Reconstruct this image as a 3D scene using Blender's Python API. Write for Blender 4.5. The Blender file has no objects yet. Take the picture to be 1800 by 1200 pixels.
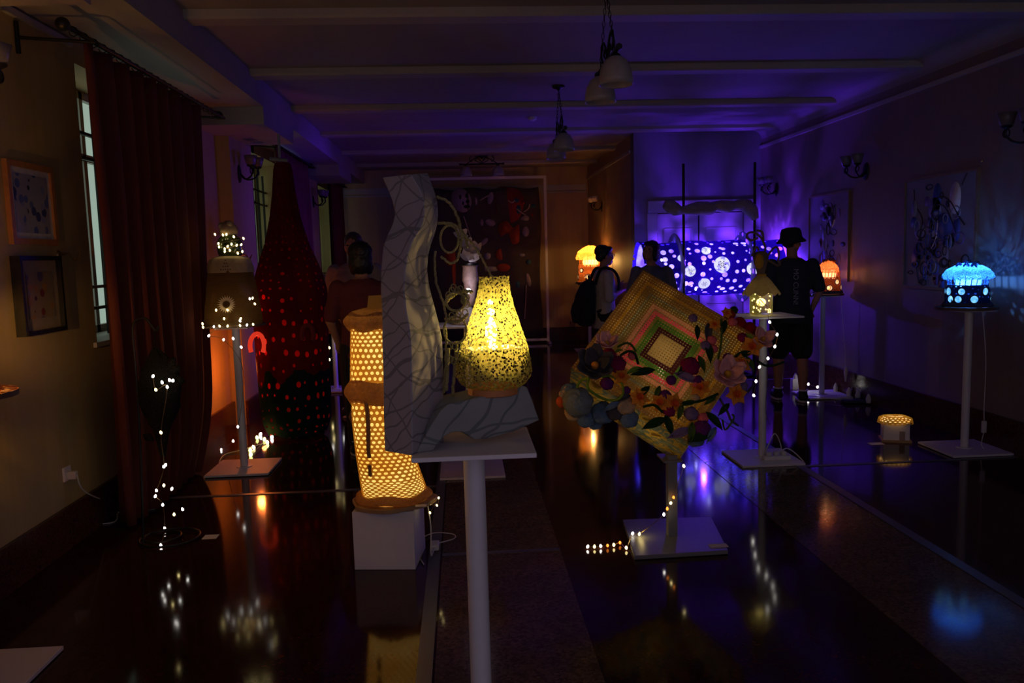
import bpy, bmesh, math, random
from math import sin, cos, pi, radians, sqrt, atan2, tan
from mathutils import Vector, Matrix, Euler
random.seed(7)
C = bpy.context.scene
COL = C.collection

# ------------------------------------------------------------ camera, world, exposure
CH, YAW, PIT, ROL, FPX = 1.55, .0607, .107, .027, 1400.0
FW = Vector((sin(YAW)*cos(PIT), cos(YAW)*cos(PIT), -sin(PIT)))
_r = Vector((cos(YAW), -sin(YAW), 0)); _u = _r.cross(FW)
RT = _r*cos(ROL) - _u*sin(ROL); UP = _u*cos(ROL) + _r*sin(ROL)
CAM = Vector((0, 0, CH))
cam = bpy.data.cameras.new('camera'); cam.lens = 28.0; cam.sensor_width = 36.0; cam.clip_start = .05
camo = bpy.data.objects.new('camera', cam); COL.objects.link(camo)
camo.matrix_world = Matrix((( RT.x, UP.x, -FW.x, 0), (RT.y, UP.y, -FW.y, 0), (RT.z, UP.z, -FW.z, CH), (0, 0, 0, 1)))
C.camera = camo
w = bpy.data.worlds.new('dusk'); C.world = w; w.use_nodes = True
w.node_tree.nodes['Background'].inputs[0].default_value = (.58, .49, .72, 1)
w.node_tree.nodes['Background'].inputs[1].default_value = .38
C.view_settings.view_transform = 'Standard'; C.view_settings.look = 'None'
C.view_settings.exposure = 0.0; C.view_settings.gamma = 1.0; C.view_settings.use_curve_mapping = False
C.cycles.sample_clamp_indirect = 2.0
C.cycles.max_bounces = 8; C.cycles.transparent_max_bounces = 24

# lights: most sit inside their lamp; bottle side light and string glow stand free
BULB_W, BLUE_W = 34.0, 480.0

# ------------------------------------------------------------ geometry helpers
def ray(x, y): return FW + RT*((x-900)/FPX) + UP*((600-y)/FPX)
def at(x, y, Y): d = ray(x, y); return CAM + d*(Y/d.y)          # point in the plane at distance Y
def wallpt(x, y, X): d = ray(x, y); return CAM + d*(X/d.x)      # point on a side wall
def floorpt(x, y, Z=0.0): d = ray(x, y); return CAM + d*((Z-CH)/d.z)
def V(*a): return Vector(a)

class MB:
    def __init__(s): s.b = bmesh.new(); s.uv = s.b.loops.layers.uv.new('UVMap')
    def grid(s, rows, cu=False, cv=False, mi=0, uvs=(1, 1), smooth=True):
        """rows: list of lists of points; cu closes each row, cv closes the column direction"""
        vs = [[s.b.verts.new(p) for p in r] for r in rows]
        nr, nc = len(vs), len(vs[0])
        for i in range(nr if cv else nr-1):
            for j in range(nc if cu else nc-1):
                q = [vs[i][j], vs[i][(j+1) % nc], vs[(i+1) % nr][(j+1) % nc], vs[(i+1) % nr][j]]
                if len(set(q)) < 4: continue
                try: f = s.b.faces.new(q)
                except ValueError: continue
                f.material_index = mi; f.smooth = smooth
                nu = nc if cu else nc-1; nv = nr if cv else nr-1
                for l, (a, c) in zip(f.loops, ((j, i), (j+1, i), (j+1, i+1), (j, i+1))):
                    l[s.uv].uv = (a/nu*uvs[0], c/nv*uvs[1])
        return vs
    def cap(s, ring, mi=0, flip=False):
        f = s.b.faces.new(ring[::-1] if flip else ring); f.material_index = mi
        for l in f.loops: l[s.uv].uv = (l.vert.co.x, l.vert.co.z)
        return f
    def box(s, c, d, R=None, mi=0):
        c = Vector(c); h = Vector(d)/2; R = R or Matrix.Identity(3)
        P = [s.b.verts.new(c + R @ Vector((x*h.x, y*h.y, z*h.z))) for x in (-1, 1) for y in (-1, 1) for z in (-1, 1)]
        for q in ((0,1,3,2), (4,6,7,5), (0,4,5,1), (2,3,7,6), (0,2,6,4), (1,5,7,3)):
            f = s.b.faces.new([P[i] for i in q]); f.material_index = mi
            for l, t in zip(f.loops, ((0,0), (0,1), (1,1), (1,0))): l[s.uv].uv = t
        return s
    def lathe(s, prof, n=32, c=(0,0,0), sx=1, sy=1, mi=0, closed=True, R=None, wob=None):
        c = Vector(c); rows = []
        for k, (r, z) in enumerate(prof):
            row = []
            for j in range(n):
                a = 2*pi*j/n; rr = r*(wob(a, k/(len(prof)-1)) if wob else 1)
                p = Vector((rr*cos(a)*sx, rr*sin(a)*sy, z))
                row.append(c + (R @ p if R else p))
            rows.append(row)
        vs = s.grid(rows, cu=True, mi=mi)
        if closed:
            if prof[0][0] > 1e-5: s.cap(vs[0], mi, True)
            if prof[-1][0] > 1e-5: s.cap(vs[-1], mi)
        return s
    def ball(s, c, r, n=16, m=10, mi=0, R=None):
        r = Vector(r) if hasattr(r, '__len__') else Vector((r, r, r)); c = Vector(c); rows = []
        for i in range(m+1):
            t = pi*i/m; t = min(max(t, .001), pi-.001)
            row = []
            for j in range(n):
                p = Vector((r.x*sin(t)*cos(2*pi*j/n), r.y*sin(t)*sin(2*pi*j/n), -r.z*cos(t)))
                row.append(c + (R @ p if R else p))
            rows.append(row)
        vs = s.grid(rows, cu=True, mi=mi); s.cap(vs[0], mi, True); s.cap(vs[-1], mi)
        return s
    def tube(s, pts, r=.01, n=8, closed=False, mi=0, caps=True):
        pts = [Vector(p) for p in pts]; N = len(pts)
        rad = r if hasattr(r, '__len__') else [r]*N
        rows = []; up = None
        for i, p in enumerate(pts):
            a = pts[(i-1) % N] if (closed or i > 0) else p
            b = pts[(i+1) % N] if (closed or i < N-1) else p
            t = (b-a); t = t.normalized() if t.length > 1e-9 else V(0, 0, 1)
            if up is None:
                up = V(0, 0, 1) if abs(t.z) < .9 else V(1, 0, 0)
            x = t.cross(up)
            if x.length < 1e-6: x = t.cross(V(0, 1, 0))
            x.normalize(); y = x.cross(t).normalized(); up = y
            rows.append([p + x*(rad[i]*cos(2*pi*k/n)) + y*(rad[i]*sin(2*pi*k/n)) for k in range(n)])
        vs = s.grid(rows, cu=True, cv=closed, mi=mi)
        if caps and not closed: s.cap(vs[0], mi, True); s.cap(vs[-1], mi)
        return s
    def capsule(s, a, b, ra, rb, n=12):
        a = Vector(a); b = Vector(b); d = b-a; L = max(d.length, 1e-5); d = d/L
        pts, rs = [], []
        for k in range(5): t = pi/2*(1-k/4.001); pts.append(a - d*ra*sin(t)); rs.append(max(ra*cos(t), ra*.05))
        for k in range(5): t = pi/2*k/4.001; pts.append(b + d*rb*sin(t)); rs.append(max(rb*cos(t), rb*.05))
        return s.tube(pts, rs, n)
    def prism(s, outline, thick, place, mi=0):
        """outline: (u, v) pairs; place(u, v, w) -> world; w runs 0..thick"""
        A = [s.b.verts.new(place(u, v, 0)) for u, v in outline]; B = [s.b.verts.new(place(u, v, thick)) for u, v in outline]
        n = len(A)
        for ring, fl in ((A, 0), (B, 1)):
            f = s.b.faces.new(ring[::-1] if fl else ring); f.material_index = mi
            src = outline[::-1] if fl else outline
            for l, q in zip(f.loops, src): l[s.uv].uv = q
        for i in range(n):
            f = s.b.faces.new((A[i], B[i], B[(i+1) % n], A[(i+1) % n])); f.material_index = mi
            for l, q in zip(f.loops, (outline[i], outline[i], outline[(i+1) % n], outline[(i+1) % n])): l[s.uv].uv = q
        return s
    def obj(s, name, mats, parent=None, bevel=0, loc=None, sharp=40):
        bmesh.ops.recalc_face_normals(s.b, faces=s.b.faces[:])
        me = bpy.data.meshes.new(name); s.b.to_mesh(me); s.b.free()
        for m in (mats if isinstance(mats, (list, tuple)) else [mats]): me.materials.append(m)
        try: me.set_sharp_from_angle(angle=radians(sharp))
        except Exception: pass
        o = bpy.data.objects.new(name, me); COL.objects.link(o)
        if parent is not None:
            o.parent = parent; o.matrix_parent_inverse = Matrix.Translation(-parent.location) if not parent.get('_loc') else Matrix.Identity(4)
        if bevel:
            b = o.modifiers.new('bevel', 'BEVEL'); b.width = bevel; b.segments = 2; b.limit_method = 'ANGLE'
        return o

def thing(name, label, cat, loc=(0, 0, 0), group=None):
    o = bpy.data.objects.new(name, None); COL.objects.link(o); o.location = loc
    o['label'] = label; o['category'] = cat; o.empty_display_size = .05
    if group: o['group'] = group
    return o
def tag(o, label, cat, group=None):
    o['label'] = label; o['category'] = cat
    if group: o['group'] = group
    return o
def struct(o): o['kind'] = 'structure'; return o
def lab(o, t): o['label'] = t; return o
def lamp(name, p, watts, col, size=.02, parent=None):
    l = bpy.data.lights.new(name, 'POINT'); l.energy = watts; l.color = col; l.shadow_soft_size = size
    o = bpy.data.objects.new(name, l); COL.objects.link(o); o.location = p
    if parent is not None: o.parent = parent; o.matrix_parent_inverse = Matrix.Translation(-parent.location)
    return o
def smoothpath(pts, k=6, closed=False):
    P = [Vector(p) for p in pts]; out = []; n = len(P)
    rng = range(n if closed else n-1)
    for i in rng:
        g = (lambda j: P[j % n]) if closed else (lambda j: P[min(max(j, 0), n-1)])
        a, b, c, d = g(i-1), g(i), g(i+1), g(i+2)
        for s in range(k):
            t = s/k
            out.append(.5*((2*b) + (c-a)*t + (2*a-5*b+4*c-d)*t*t + (3*b-a-3*c+d)*t**3))
    if not closed: out.append(P[-1])
    return out

# ------------------------------------------------------------ materials
def newmat(name):
    m = bpy.data.materials.new(name); m.use_nodes = True
    return m, m.node_tree, m.node_tree.nodes['Principled BSDF']
def nd(t, typ, **k):
    n = t.nodes.new(typ)
    for a, v in k.items():
        if a.startswith('i_'): n.inputs[int(a[2:])].default_value = v
        else: setattr(n, a, v)
    return n
def rgb(c): return (c[0], c[1], c[2], 1)
def mat(name, col, rough=.6, metal=0, var=.25, scale=30, bump=.2, spec=.5, stretch=(1, 1, 1), coord='Object'):
    m, t, p = newmat(name)
    tc = nd(t, 'ShaderNodeTexCoord'); mp = nd(t, 'ShaderNodeMapping'); mp.inputs['Scale'].default_value = stretch
    t.links.new(tc.outputs[coord], mp.inputs[0])
    no = nd(t, 'ShaderNodeTexNoise'); no.inputs['Scale'].default_value = scale; no.inputs['Detail'].default_value = 4
    t.links.new(mp.outputs[0], no.inputs['Vector'])
    mx = nd(t, 'ShaderNodeMix', data_type='RGBA')
    mx.inputs[6].default_value = rgb([c*(1-var) for c in col]); mx.inputs[7].default_value = rgb([min(1, c*(1+var)) for c in col])
    t.links.new(no.outputs['Fac'], mx.inputs[0]); t.links.new(mx.outputs[2], p.inputs['Base Color'])
    p.inputs['Roughness'].default_value = rough; p.inputs['Metallic'].default_value = metal
    p.inputs['Specular IOR Level'].default_value = spec
    if bump:
        b = nd(t, 'ShaderNodeBump'); b.inputs['Strength'].default_value = bump; b.inputs['Distance'].default_value = .01
        t.links.new(no.outputs['Fac'], b.inputs['Height']); t.links.new(b.outputs[0], p.inputs['Normal'])
    return m
def glow(name, col, s):
    m, t, p = newmat(name)
    p.inputs['Base Color'].default_value = rgb([c*.4 for c in col])
    p.inputs['Emission Color'].default_value = rgb(col); p.inputs['Emission Strength'].default_value = s
    return m
def glow_var(name, c1, c2, s, scale=8, lo=.35, hi=.65, coord='Object', stretch=(1, 1, 1), see=0):
    """glowing diffuser: its brighter places are noise painted into the emission, not lamps"""
    m, t, p = newmat(name)
    tc = nd(t, 'ShaderNodeTexCoord'); mp = nd(t, 'ShaderNodeMapping'); mp.inputs['Scale'].default_value = stretch
    no = nd(t, 'ShaderNodeTexNoise'); no.inputs['Scale'].default_value = scale; no.inputs['Detail'].default_value = 3
    r = nd(t, 'ShaderNodeValToRGB'); r.color_ramp.elements[0].position = lo; r.color_ramp.elements[1].position = hi
    r.color_ramp.elements[0].color = rgb(c1); r.color_ramp.elements[1].color = rgb(c2)
    L = t.links
    L.new(tc.outputs[coord], mp.inputs[0]); L.new(mp.outputs[0], no.inputs['Vector']); L.new(no.outputs['Fac'], r.inputs[0])
    L.new(r.outputs[0], p.inputs['Emission Color']); p.inputs['Emission Strength'].default_value = s
    p.inputs['Base Color'].default_value = rgb(c1)
    if see:      # thin gauze: part of the light inside passes straight through
        tp = nd(t, 'ShaderNodeBsdfTransparent'); ms = nd(t, 'ShaderNodeMixShader'); ms.inputs[0].default_value = see
        L.new(p.outputs[0], ms.inputs[1]); L.new(tp.outputs[0], ms.inputs[2]); L.new(ms.outputs[0], t.nodes['Material Output'].inputs[0])
    return m
def math_(t, op, a, b=None, c=None):
    n = nd(t, 'ShaderNodeMath', operation=op)
    for i, v in enumerate((a, b, c)):
        if v is None: continue
        if isinstance(v, (int, float)): n.inputs[i].default_value = v
        else: t.links.new(v, n.inputs[i])
    return n.outputs[0]
def lace(name, col, nu, nv, hole=.3, transl=.4, rough=.9, col2=None, jitter=.1):
    """crocheted shell: regular rows of open stitches in UV, each one a real see-through hole"""
    m, t, p = newmat(name); L = t.links
    uv = nd(t, 'ShaderNodeUVMap'); sp = nd(t, 'ShaderNodeSeparateXYZ'); L.new(uv.outputs[0], sp.inputs[0])
    no = nd(t, 'ShaderNodeTexNoise'); no.inputs['Scale'].default_value = 9; L.new(uv.outputs[0], no.inputs['Vector'])
    jx = math_(t, 'MULTIPLY', math_(t, 'SUBTRACT', no.outputs['Fac'], .5), jitter*4)
    y = math_(t, 'ADD', math_(t, 'MULTIPLY', sp.outputs[1], nv), jx)
    row = math_(t, 'FLOOR', y); off = math_(t, 'MULTIPLY', math_(t, 'MODULO', row, 2), .5)
    x = math_(t, 'ADD', math_(t, 'ADD', math_(t, 'MULTIPLY', sp.outputs[0], nu), off), jx)
    fx = math_(t, 'SUBTRACT', math_(t, 'FRACT', x), .5); fy = math_(t, 'SUBTRACT', math_(t, 'FRACT', y), .5)
    d = math_(t, 'SQRT', math_(t, 'ADD', math_(t, 'MULTIPLY', fx, fx), math_(t, 'MULTIPLY', fy, fy)))
    h = math_(t, 'LESS_THAN', d, math_(t, 'ADD', math_(t, 'MULTIPLY', no.outputs['Fac'], hole*.4), hole*.8))
    fabric_mix(t, p, col, col2 or [c*.7 for c in col], no.outputs['Fac'], transl, rough, d, h)
    return m
def fabric_mix(t, p, col, col2, fac, transl, rough, height, holefac):
    L = t.links
    mx = nd(t, 'ShaderNodeMix', data_type='RGBA'); mx.inputs[6].default_value = rgb(col2); mx.inputs[7].default_value = rgb(col)
    L.new(fac, mx.inputs[0]); L.new(mx.outputs[2], p.inputs['Base Color'])
    p.inputs['Roughness'].default_value = rough; p.inputs['Specular IOR Level'].default_value = .15
    b = nd(t, 'ShaderNodeBump'); b.inputs['Strength'].default_value = .6; b.inputs['Distance'].default_value = .01
    L.new(height, b.inputs['Height']); L.new(b.outputs[0], p.inputs['Normal'])
    out = t.nodes['Material Output']; sh = p.outputs[0]
    if transl:
        tr = nd(t, 'ShaderNodeBsdfTranslucent'); L.new(mx.outputs[2], tr.inputs[0])
        ms = nd(t, 'ShaderNodeMixShader'); ms.inputs[0].default_value = transl
        L.new(sh, ms.inputs[1]); L.new(tr.outputs[0], ms.inputs[2]); sh = ms.outputs[0]
    if holefac is not None:
        tp = nd(t, 'ShaderNodeBsdfTransparent'); m2 = nd(t, 'ShaderNodeMixShader')
        L.new(holefac, m2.inputs[0]); L.new(sh, m2.inputs[1]); L.new(tp.outputs[0], m2.inputs[2]); sh = m2.outputs[0]
    L.new(sh, out.inputs[0])
def spotted(name, col, su, sv, rmin=.1, rmax=.32, transl=.3, col2=None, rand=.75, dens=1.0, grad=None):
    """crocheted cloth with round openings of different sizes (cells in UV)"""
    m, t, p = newmat(name); L = t.links
    uv = nd(t, 'ShaderNodeUVMap'); mp = nd(t, 'ShaderNodeMapping'); mp.inputs['Scale'].default_value = (su, sv, 1)
    L.new(uv.outputs[0], mp.inputs[0])
    vo = nd(t, 'ShaderNodeTexVoronoi', voronoi_dimensions='2D'); vo.inputs['Scale'].default_value = 1; vo.inputs['Randomness'].default_value = rand
    L.new(mp.outputs[0], vo.inputs['Vector'])
    sp = nd(t, 'ShaderNodeSeparateColor'); L.new(vo.outputs['Color'], sp.inputs[0])
    rr = math_(t, 'ADD', math_(t, 'MULTIPLY', sp.outputs[0], rmax-rmin), rmin)
    h = math_(t, 'LESS_THAN', vo.outputs['Distance'], rr)
    if dens < 1: h = math_(t, 'MULTIPLY', h, math_(t, 'LESS_THAN', sp.outputs[1], dens))
    no = nd(t, 'ShaderNodeTexNoise'); no.inputs['Scale'].default_value = 60; L.new(uv.outputs[0], no.inputs['Vector'])
    fac = no.outputs['Fac']
    if grad:
        s2 = nd(t, 'ShaderNodeSeparateXYZ'); L.new(uv.outputs[0], s2.inputs[0])
        n2 = nd(t, 'ShaderNodeTexNoise'); n2.inputs['Scale'].default_value = 12; L.new(uv.outputs[0], n2.inputs['Vector'])
        fac = math_(t, 'GREATER_THAN', math_(t, 'ADD', s2.outputs[1], math_(t, 'MULTIPLY', n2.outputs['Fac'], .15)), grad)
    fabric_mix(t, p, col, col2 or [c*.6 for c in col], fac, transl, .9, vo.outputs['Distance'], h)
    return m
def knit(name, col, transl=.25, open_=0.0, scale=120, col2=None):
    """loose knit: noise-driven gaps between strands"""
    m, t, p = newmat(name); L = t.links
    tc = nd(t, 'ShaderNodeTexCoord'); vo = nd(t, 'ShaderNodeTexVoronoi'); vo.inputs['Scale'].default_value = scale
    L.new(tc.outputs['Object'], vo.inputs['Vector'])
    h = math_(t, 'LESS_THAN', vo.outputs['Distance'], open_) if open_ else None
    no = nd(t, 'ShaderNodeTexNoise'); no.inputs['Scale'].default_value = scale*.4; L.new(tc.outputs['Object'], no.inputs['Vector'])
    fabric_mix(t, p, col, col2 or [c*.5 for c in col], no.outputs['Fac'], transl, .95, vo.outputs['Distance'], h)
    return m

def wallmat(name, col, col2):
    m, t, p = newmat(name); L = t.links
    tc = nd(t, 'ShaderNodeTexCoord'); mp = nd(t, 'ShaderNodeMapping'); mp.inputs['Scale'].default_value = (26, 26, .8)
    no = nd(t, 'ShaderNodeTexNoise'); no.inputs['Scale'].default_value = 1; no.inputs['Detail'].default_value = 3
    L.new(tc.outputs['Object'], mp.inputs[0]); L.new(mp.outputs[0], no.inputs['Vector'])
    mx = nd(t, 'ShaderNodeMix', data_type='RGBA'); mx.inputs[6].default_value = rgb(col); mx.inputs[7].default_value = rgb(col2)
    L.new(no.outputs['Fac'], mx.inputs[0]); L.new(mx.outputs[2], p.inputs['Base Color'])
    b = nd(t, 'ShaderNodeBump'); b.inputs['Strength'].default_value = .25; b.inputs['Distance'].default_value = .004
    L.new(no.outputs['Fac'], b.inputs['Height']); L.new(b.outputs[0], p.inputs['Normal'])
    p.inputs['Roughness'].default_value = .55; p.inputs['Specular IOR Level'].default_value = .3
    return m
def granite(name, c1, c2, rough=.1, scale=90):
    m, t, p = newmat(name); L = t.links
    tc = nd(t, 'ShaderNodeTexCoord'); vo = nd(t, 'ShaderNodeTexVoronoi'); vo.inputs['Scale'].default_value = scale
    no = nd(t, 'ShaderNodeTexNoise'); no.inputs['Scale'].default_value = 7; no.inputs['Detail'].default_value = 6
    for x in (vo, no): L.new(tc.outputs['Object'], x.inputs['Vector'])
    sp = nd(t, 'ShaderNodeSeparateColor'); L.new(vo.outputs['Color'], sp.inputs[0])
    f = math_(t, 'MULTIPLY', sp.outputs[0], no.outputs['Fac'])
    mx = nd(t, 'ShaderNodeMix', data_type='RGBA'); mx.inputs[6].default_value = rgb(c1); mx.inputs[7].default_value = rgb(c2)
    L.new(f, mx.inputs[0]); L.new(mx.outputs[2], p.inputs['Base Color'])
    p.inputs['Roughness'].default_value = rough; p.inputs['Specular IOR Level'].default_value = .24
    return m

M = {}
M['wall'] = wallmat('wallpaper_beige', (.20, .155, .12), (.25, .20, .155))
M['wall_blue'] = wallmat('wall_paint_pale', (.20, .18, .18), (.24, .22, .22))
M['wall_back'] = wallmat('wallpaper_ochre', (.40, .28, .15), (.50, .36, .20))
M['wall_left'] = wallmat('wallpaper_yellow', (.40, .29, .12), (.48, .36, .16))
M['ceil'] = mat('ceiling_plaster', (.30, .27, .25), .8, var=.08, scale=4, bump=.1)
M['beam'] = mat('beam_plaster', (.38, .35, .30), .7, var=.06, scale=6, bump=.1)
M['trim'] = mat('rail_paint', (.42, .38, .34), .5, var=.05, bump=0)
M['base'] = granite('red_granite_baseboard', (.05, .014, .008), (.16, .06, .035), .2)
M['floor'] = granite('dark_red_granite', (.022, .006, .004), (.09, .028, .016), .085)
M['floor2'] = granite('grey_brown_granite', (.07, .046, .03), (.24, .17, .11), .10)
M['strip'] = mat('grey_floor_strip', (.10, .10, .11), .35, var=.1, bump=0)
M['white'] = mat('white_painted_board', (.72, .68, .66), .5, var=.05, bump=.05, scale=20)
M['pole'] = mat('white_painted_steel', (.70, .68, .66), .35, var=.04, bump=0)
M['black'] = mat('black_iron', (.02, .018, .016), .45, metal=.6, var=.2, bump=.1)
M['darkwood'] = mat('brown_board', (.10, .055, .03), .6, var=.4, scale=12, stretch=(1, 6, 6))
M['wood'] = mat('pale_wood', (.42, .25, .10), .5, var=.3, scale=8, stretch=(1, 1, 8))
M['cord'] = mat('white_cord', (.6, .58, .52), .5, var=.05, bump=0)
M['wire'] = mat('dark_wire', (.10, .08, .05), .4, metal=.5, var=.1, bump=0)
M['clearwire'] = mat('copper_wire', (.30, .2, .1), .35, metal=.7, var=.1, bump=0)
M['led'] = glow('cool_white_led', (1, .93, .85), 9)
M['led_blue'] = glow('blue_white_led', (.55, .55, 1), 16)
M['led_warm'] = glow('warm_white_led', (1, .78, .32), 7)
M['led_green'] = glow('green_yellow_led', (.75, 1, .25), 6)
M['led_orange'] = glow('orange_led', (1, .25, .03), 3)
M['label'] = mat('paper_card', (.7, .62, .5), .8, var=.03, bump=0)
M['window_blind'] = None

# ------------------------------------------------------------ room shell
XL, XR, YB, YK, ZB, ZC = -2.24, 4.0, 10.5, 14.35, 3.05, 3.105
XH = -1.65     # face of the long header over the windows
XJ = 2.30      # side wall of the deep end bay
Y0 = -1.0
def slab(name, lo, hi, m, parent=None):
    b = MB(); lo = Vector(lo); hi = Vector(hi); b.box((lo+hi)/2, hi-lo); return b.obj(name, m, parent)
fl = struct(slab('floor', (-3.2, Y0, -.12), (4.6, 15.0, 0), M['floor']))
# granite bands and the thin strips between the fields are laid into the floor
bands = MB()
for x0, x1, y0, y1 in ((-.15, .47, Y0, 14.3), (1.74, 2.33, Y0, 10.4)):
    bands.box(((x0+x1)/2, (y0+y1)/2, .0015), (x1-x0, y1-y0, .003))
bands.obj('floor_band', M['floor2'], fl)
strips = MB()
for x in (-.19, 2.37):
    strips.box((x, 6.7, .002), (.06, 15.4 if x < 0 else 7.7, .004)) if x < 0 else strips.box((x, 4.7, .002), (.06, 11.4, .004))
for y, x0, x1 in ((5.33, -2.2, -.22), (4.05, -.15, .47), (5.42, 2.4, 4.0), (9.2, -2.2, -.22), (8.2, -.15, .47), (9.2, 2.4, 4.0)):
    strips.box(((x0+x1)/2, y, .002), (x1-x0, .035, .004))
strips.obj('floor_strip', M['strip'], fl)
ce = struct(slab('ceiling', (-3.2, Y0, ZC), (4.6, 15.0, ZC+.12), M['ceil']))
for k, y in enumerate((.55, 2.1, 3.7, 5.27, 6.82, 8.4, 10.05, 11.8, 13.4)):
    x1 = XR if y < YB else XJ
    b = MB()
    n = 7   # beam with a rounded shoulder on its underside
    sec = [(-.09, ZC), (-.09, ZB+.015), (-.075, ZB), (.075, ZB), (.09, ZB+.015), (.09, ZC)]
    b.prism(sec, x1-XH, lambda u, v, ww, y=y: V(XH+ww, y+u, v))
    b.obj('ceiling_beam', M['beam'], ce)
# cove where the bays meet the right wall
b = MB(); rows = []
for k in range(9):
    a = pi/2*k/8; rows.append([V(XR-.12+.12*sin(a), y, ZC-.12+.12*cos(a)) for y in (Y0, YB)])
b.grid(rows); b.obj('ceiling_cove', M['ceil'], ce)

# left wall with its three window openings
WIN = [(5.0, 6.55), (8.85, 10.4), (13.05, 14.1)]; WZ0, WZ1 = 1.09, 2.75; WT = .45
wl = MB()
ys = [Y0]+[v for p in WIN for v in p]+[15.0]
for i in range(0, len(ys), 2):
    wl.box((XL-WT/2, (ys[i]+ys[i+1])/2, 1.6), (WT, ys[i+1]-ys[i], 3.2))
for a, c in WIN:
    wl.box((XL-WT/2, (a+c)/2, WZ0/2), (WT, c-a, WZ0)); wl.box((XL-WT/2, (a+c)/2, (WZ1+3.2)/2), (WT, c-a, 3.2-WZ1))
for a, c in ((7.72, 8.5), (11.55, 12.3)):       # shallow pilasters between the windows
    wl.box((XL+.06, (a+c)/2, 1.37), (.12, c-a, 2.74))
wL = struct(wl.obj('wall_left', M['wall_left']))
# header box over the windows, deeper between the bays
hd = MB()
for a, c, z in ((Y0, 3.9, 2.74), (3.9, 7.12, 2.88), (7.12, 8.35, 2.73), (8.35, 11.4, 2.88), (11.4, 12.6, 2.73), (12.6, 14.4, 2.88)):
    hd.box(((XH-.6)/2+XH/2-.0, (a+c)/2, (z+3.105)/2), (.6, c-a, 3.105-z))
hd.obj('window_header', M['ceil'], wL)
wR = struct(slab('wall_right', (XR, Y0, 0), (XR+.2, YB+.2, 3.2), M['wall']))
# blue-lit end wall with a double door
DX0, DX1, DZ = 2.60, 3.78, 2.06
bw = MB()
bw.box(((XJ+DX0)/2, YB+.1, 1.6), (DX0-XJ, .2, 3.2)); bw.box(((DX1+XR+.2)/2, YB+.1, 1.6), (XR+.2-DX1, .2, 3.2))
bw.box(((DX0+DX1)/2, YB+.1, (DZ+3.2)/2), (DX1-DX0, .2, 3.2-DZ)); bw.box(((DX0+DX1)/2, YB+.19, DZ/2), (DX1-DX0, .02, DZ))
wF = struct(bw.obj('wall_far_right', M['wall_blue']))
wS = struct(slab('wall_alcove_side', (XJ, YB+.2, 0), (XJ+.2, 15.0, 3.2), M['wall_back']))
wB = struct(slab('wall_back', (-3.2, YK, 0), (XJ, YK+.2, 3.2), M['wall_back']))
# door
dr = bpy.data.objects.new('door_1', None); COL.objects.link(dr); dr.location = (3.19, YB, 0); struct(dr)
b = MB()
for x in (DX0-.07, DX1+.06): b.box((x, YB-.015, DZ/2), (.14, .05, DZ))
b.box((3.19, YB-.015, DZ+.08), (DX1-DX0+.26, .05, .16)); b.obj('door_frame', M['trim'], dr, bevel=.008)
for sx, x0, x1 in ((-1, DX0+.01, 3.16), (1, 3.18, DX1-.01)):
    b = MB(); b.box(((x0+x1)/2, YB+.04, DZ/2), (x1-x0, .04, DZ-.02))
    for z0, z1 in ((.15, .85), (1.0, 1.85)):
        for q in ((x0+.09, (z0+z1)/2, .02, z1-z0), (x1-.09, (z0+z1)/2, .02, z1-z0), ((x0+x1)/2, z0, x1-x0-.18, .02), ((x0+x1)/2, z1, x1-x0-.18, .02)):
            b.box((q[0], YB+.016, q[1]), (q[2], .012, q[3]))
    L_ = b.obj('door_leaf', M['trim'], dr, bevel=.004)
b = MB(); b.tube([(3.12, YB+.02, 1.02), (3.12, YB-.04, 1.02), (3.02, YB-.045, 1.02)], .009); b.obj('door_handle', M['black'], dr)
b = MB()
for z in (.35, 1.05, 1.75): b.tube([(DX0+.005, YB+.01, z-.05), (DX0+.005, YB+.01, z+.05)], .011)
b.obj('door_hinge', M['black'], dr)
# rails and skirtings
def strip3(name, pts, m, parent=None):
    b = MB(); [b.box(c, d) for c, d in pts]; return b.obj(name, m, parent)
struct(strip3('trim_1', [((XR-.012, (Y0+YB)/2, 2.885), (.024, YB-Y0, .035))], M['trim']))
segs = [(Y0, WIN[0][0]-.05), (WIN[0][1], WIN[1][0]-.05), (WIN[1][1], WIN[2][0]-.05)]
struct(strip3('trim_2', [((XL+.012, (Y0+4.95)/2, 2.845), (.024, 4.95-Y0, .035))], M['trim']))
struct(strip3('trim_3', [((0.02, YK-.012, 2.66), (4.5, .024, .03)), ((.02, YK-.006, 2.74), (4.5, .012, .10))], M['trim']))
struct(strip3('trim_4', [((XJ-.012, 12.5, 2.885), (.024, 3.6, .035))], M['trim']))
struct(strip3('baseboard_left', [((XL+.012, 6.7, .115), (.024, 15.3, .23)), ((XL+.132, 8.11, .115), (.024, .78, .23)), ((XL+.132, 11.92, .115), (.024, .75, .23))], M['base']))
struct(strip3('baseboard_right', [((XR-.012, (Y0+YB)/2, .13), (.024, YB-Y0, .26))], M['base']))
struct(strip3('baseboard_far_right', [((2.39, YB-.012, .13), (.14, .024, .26)), ((3.95, YB-.012, .13), (.08, .024, .26))], M['base']))
struct(strip3('baseboard_back', [((.02, YK-.012, .12), (4.5, .024, .24))], M['base']))
struct(strip3('baseboard_alcove', [((XJ-.012, 12.5, .12), (.024, 3.7, .24))], M['base']))
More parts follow.
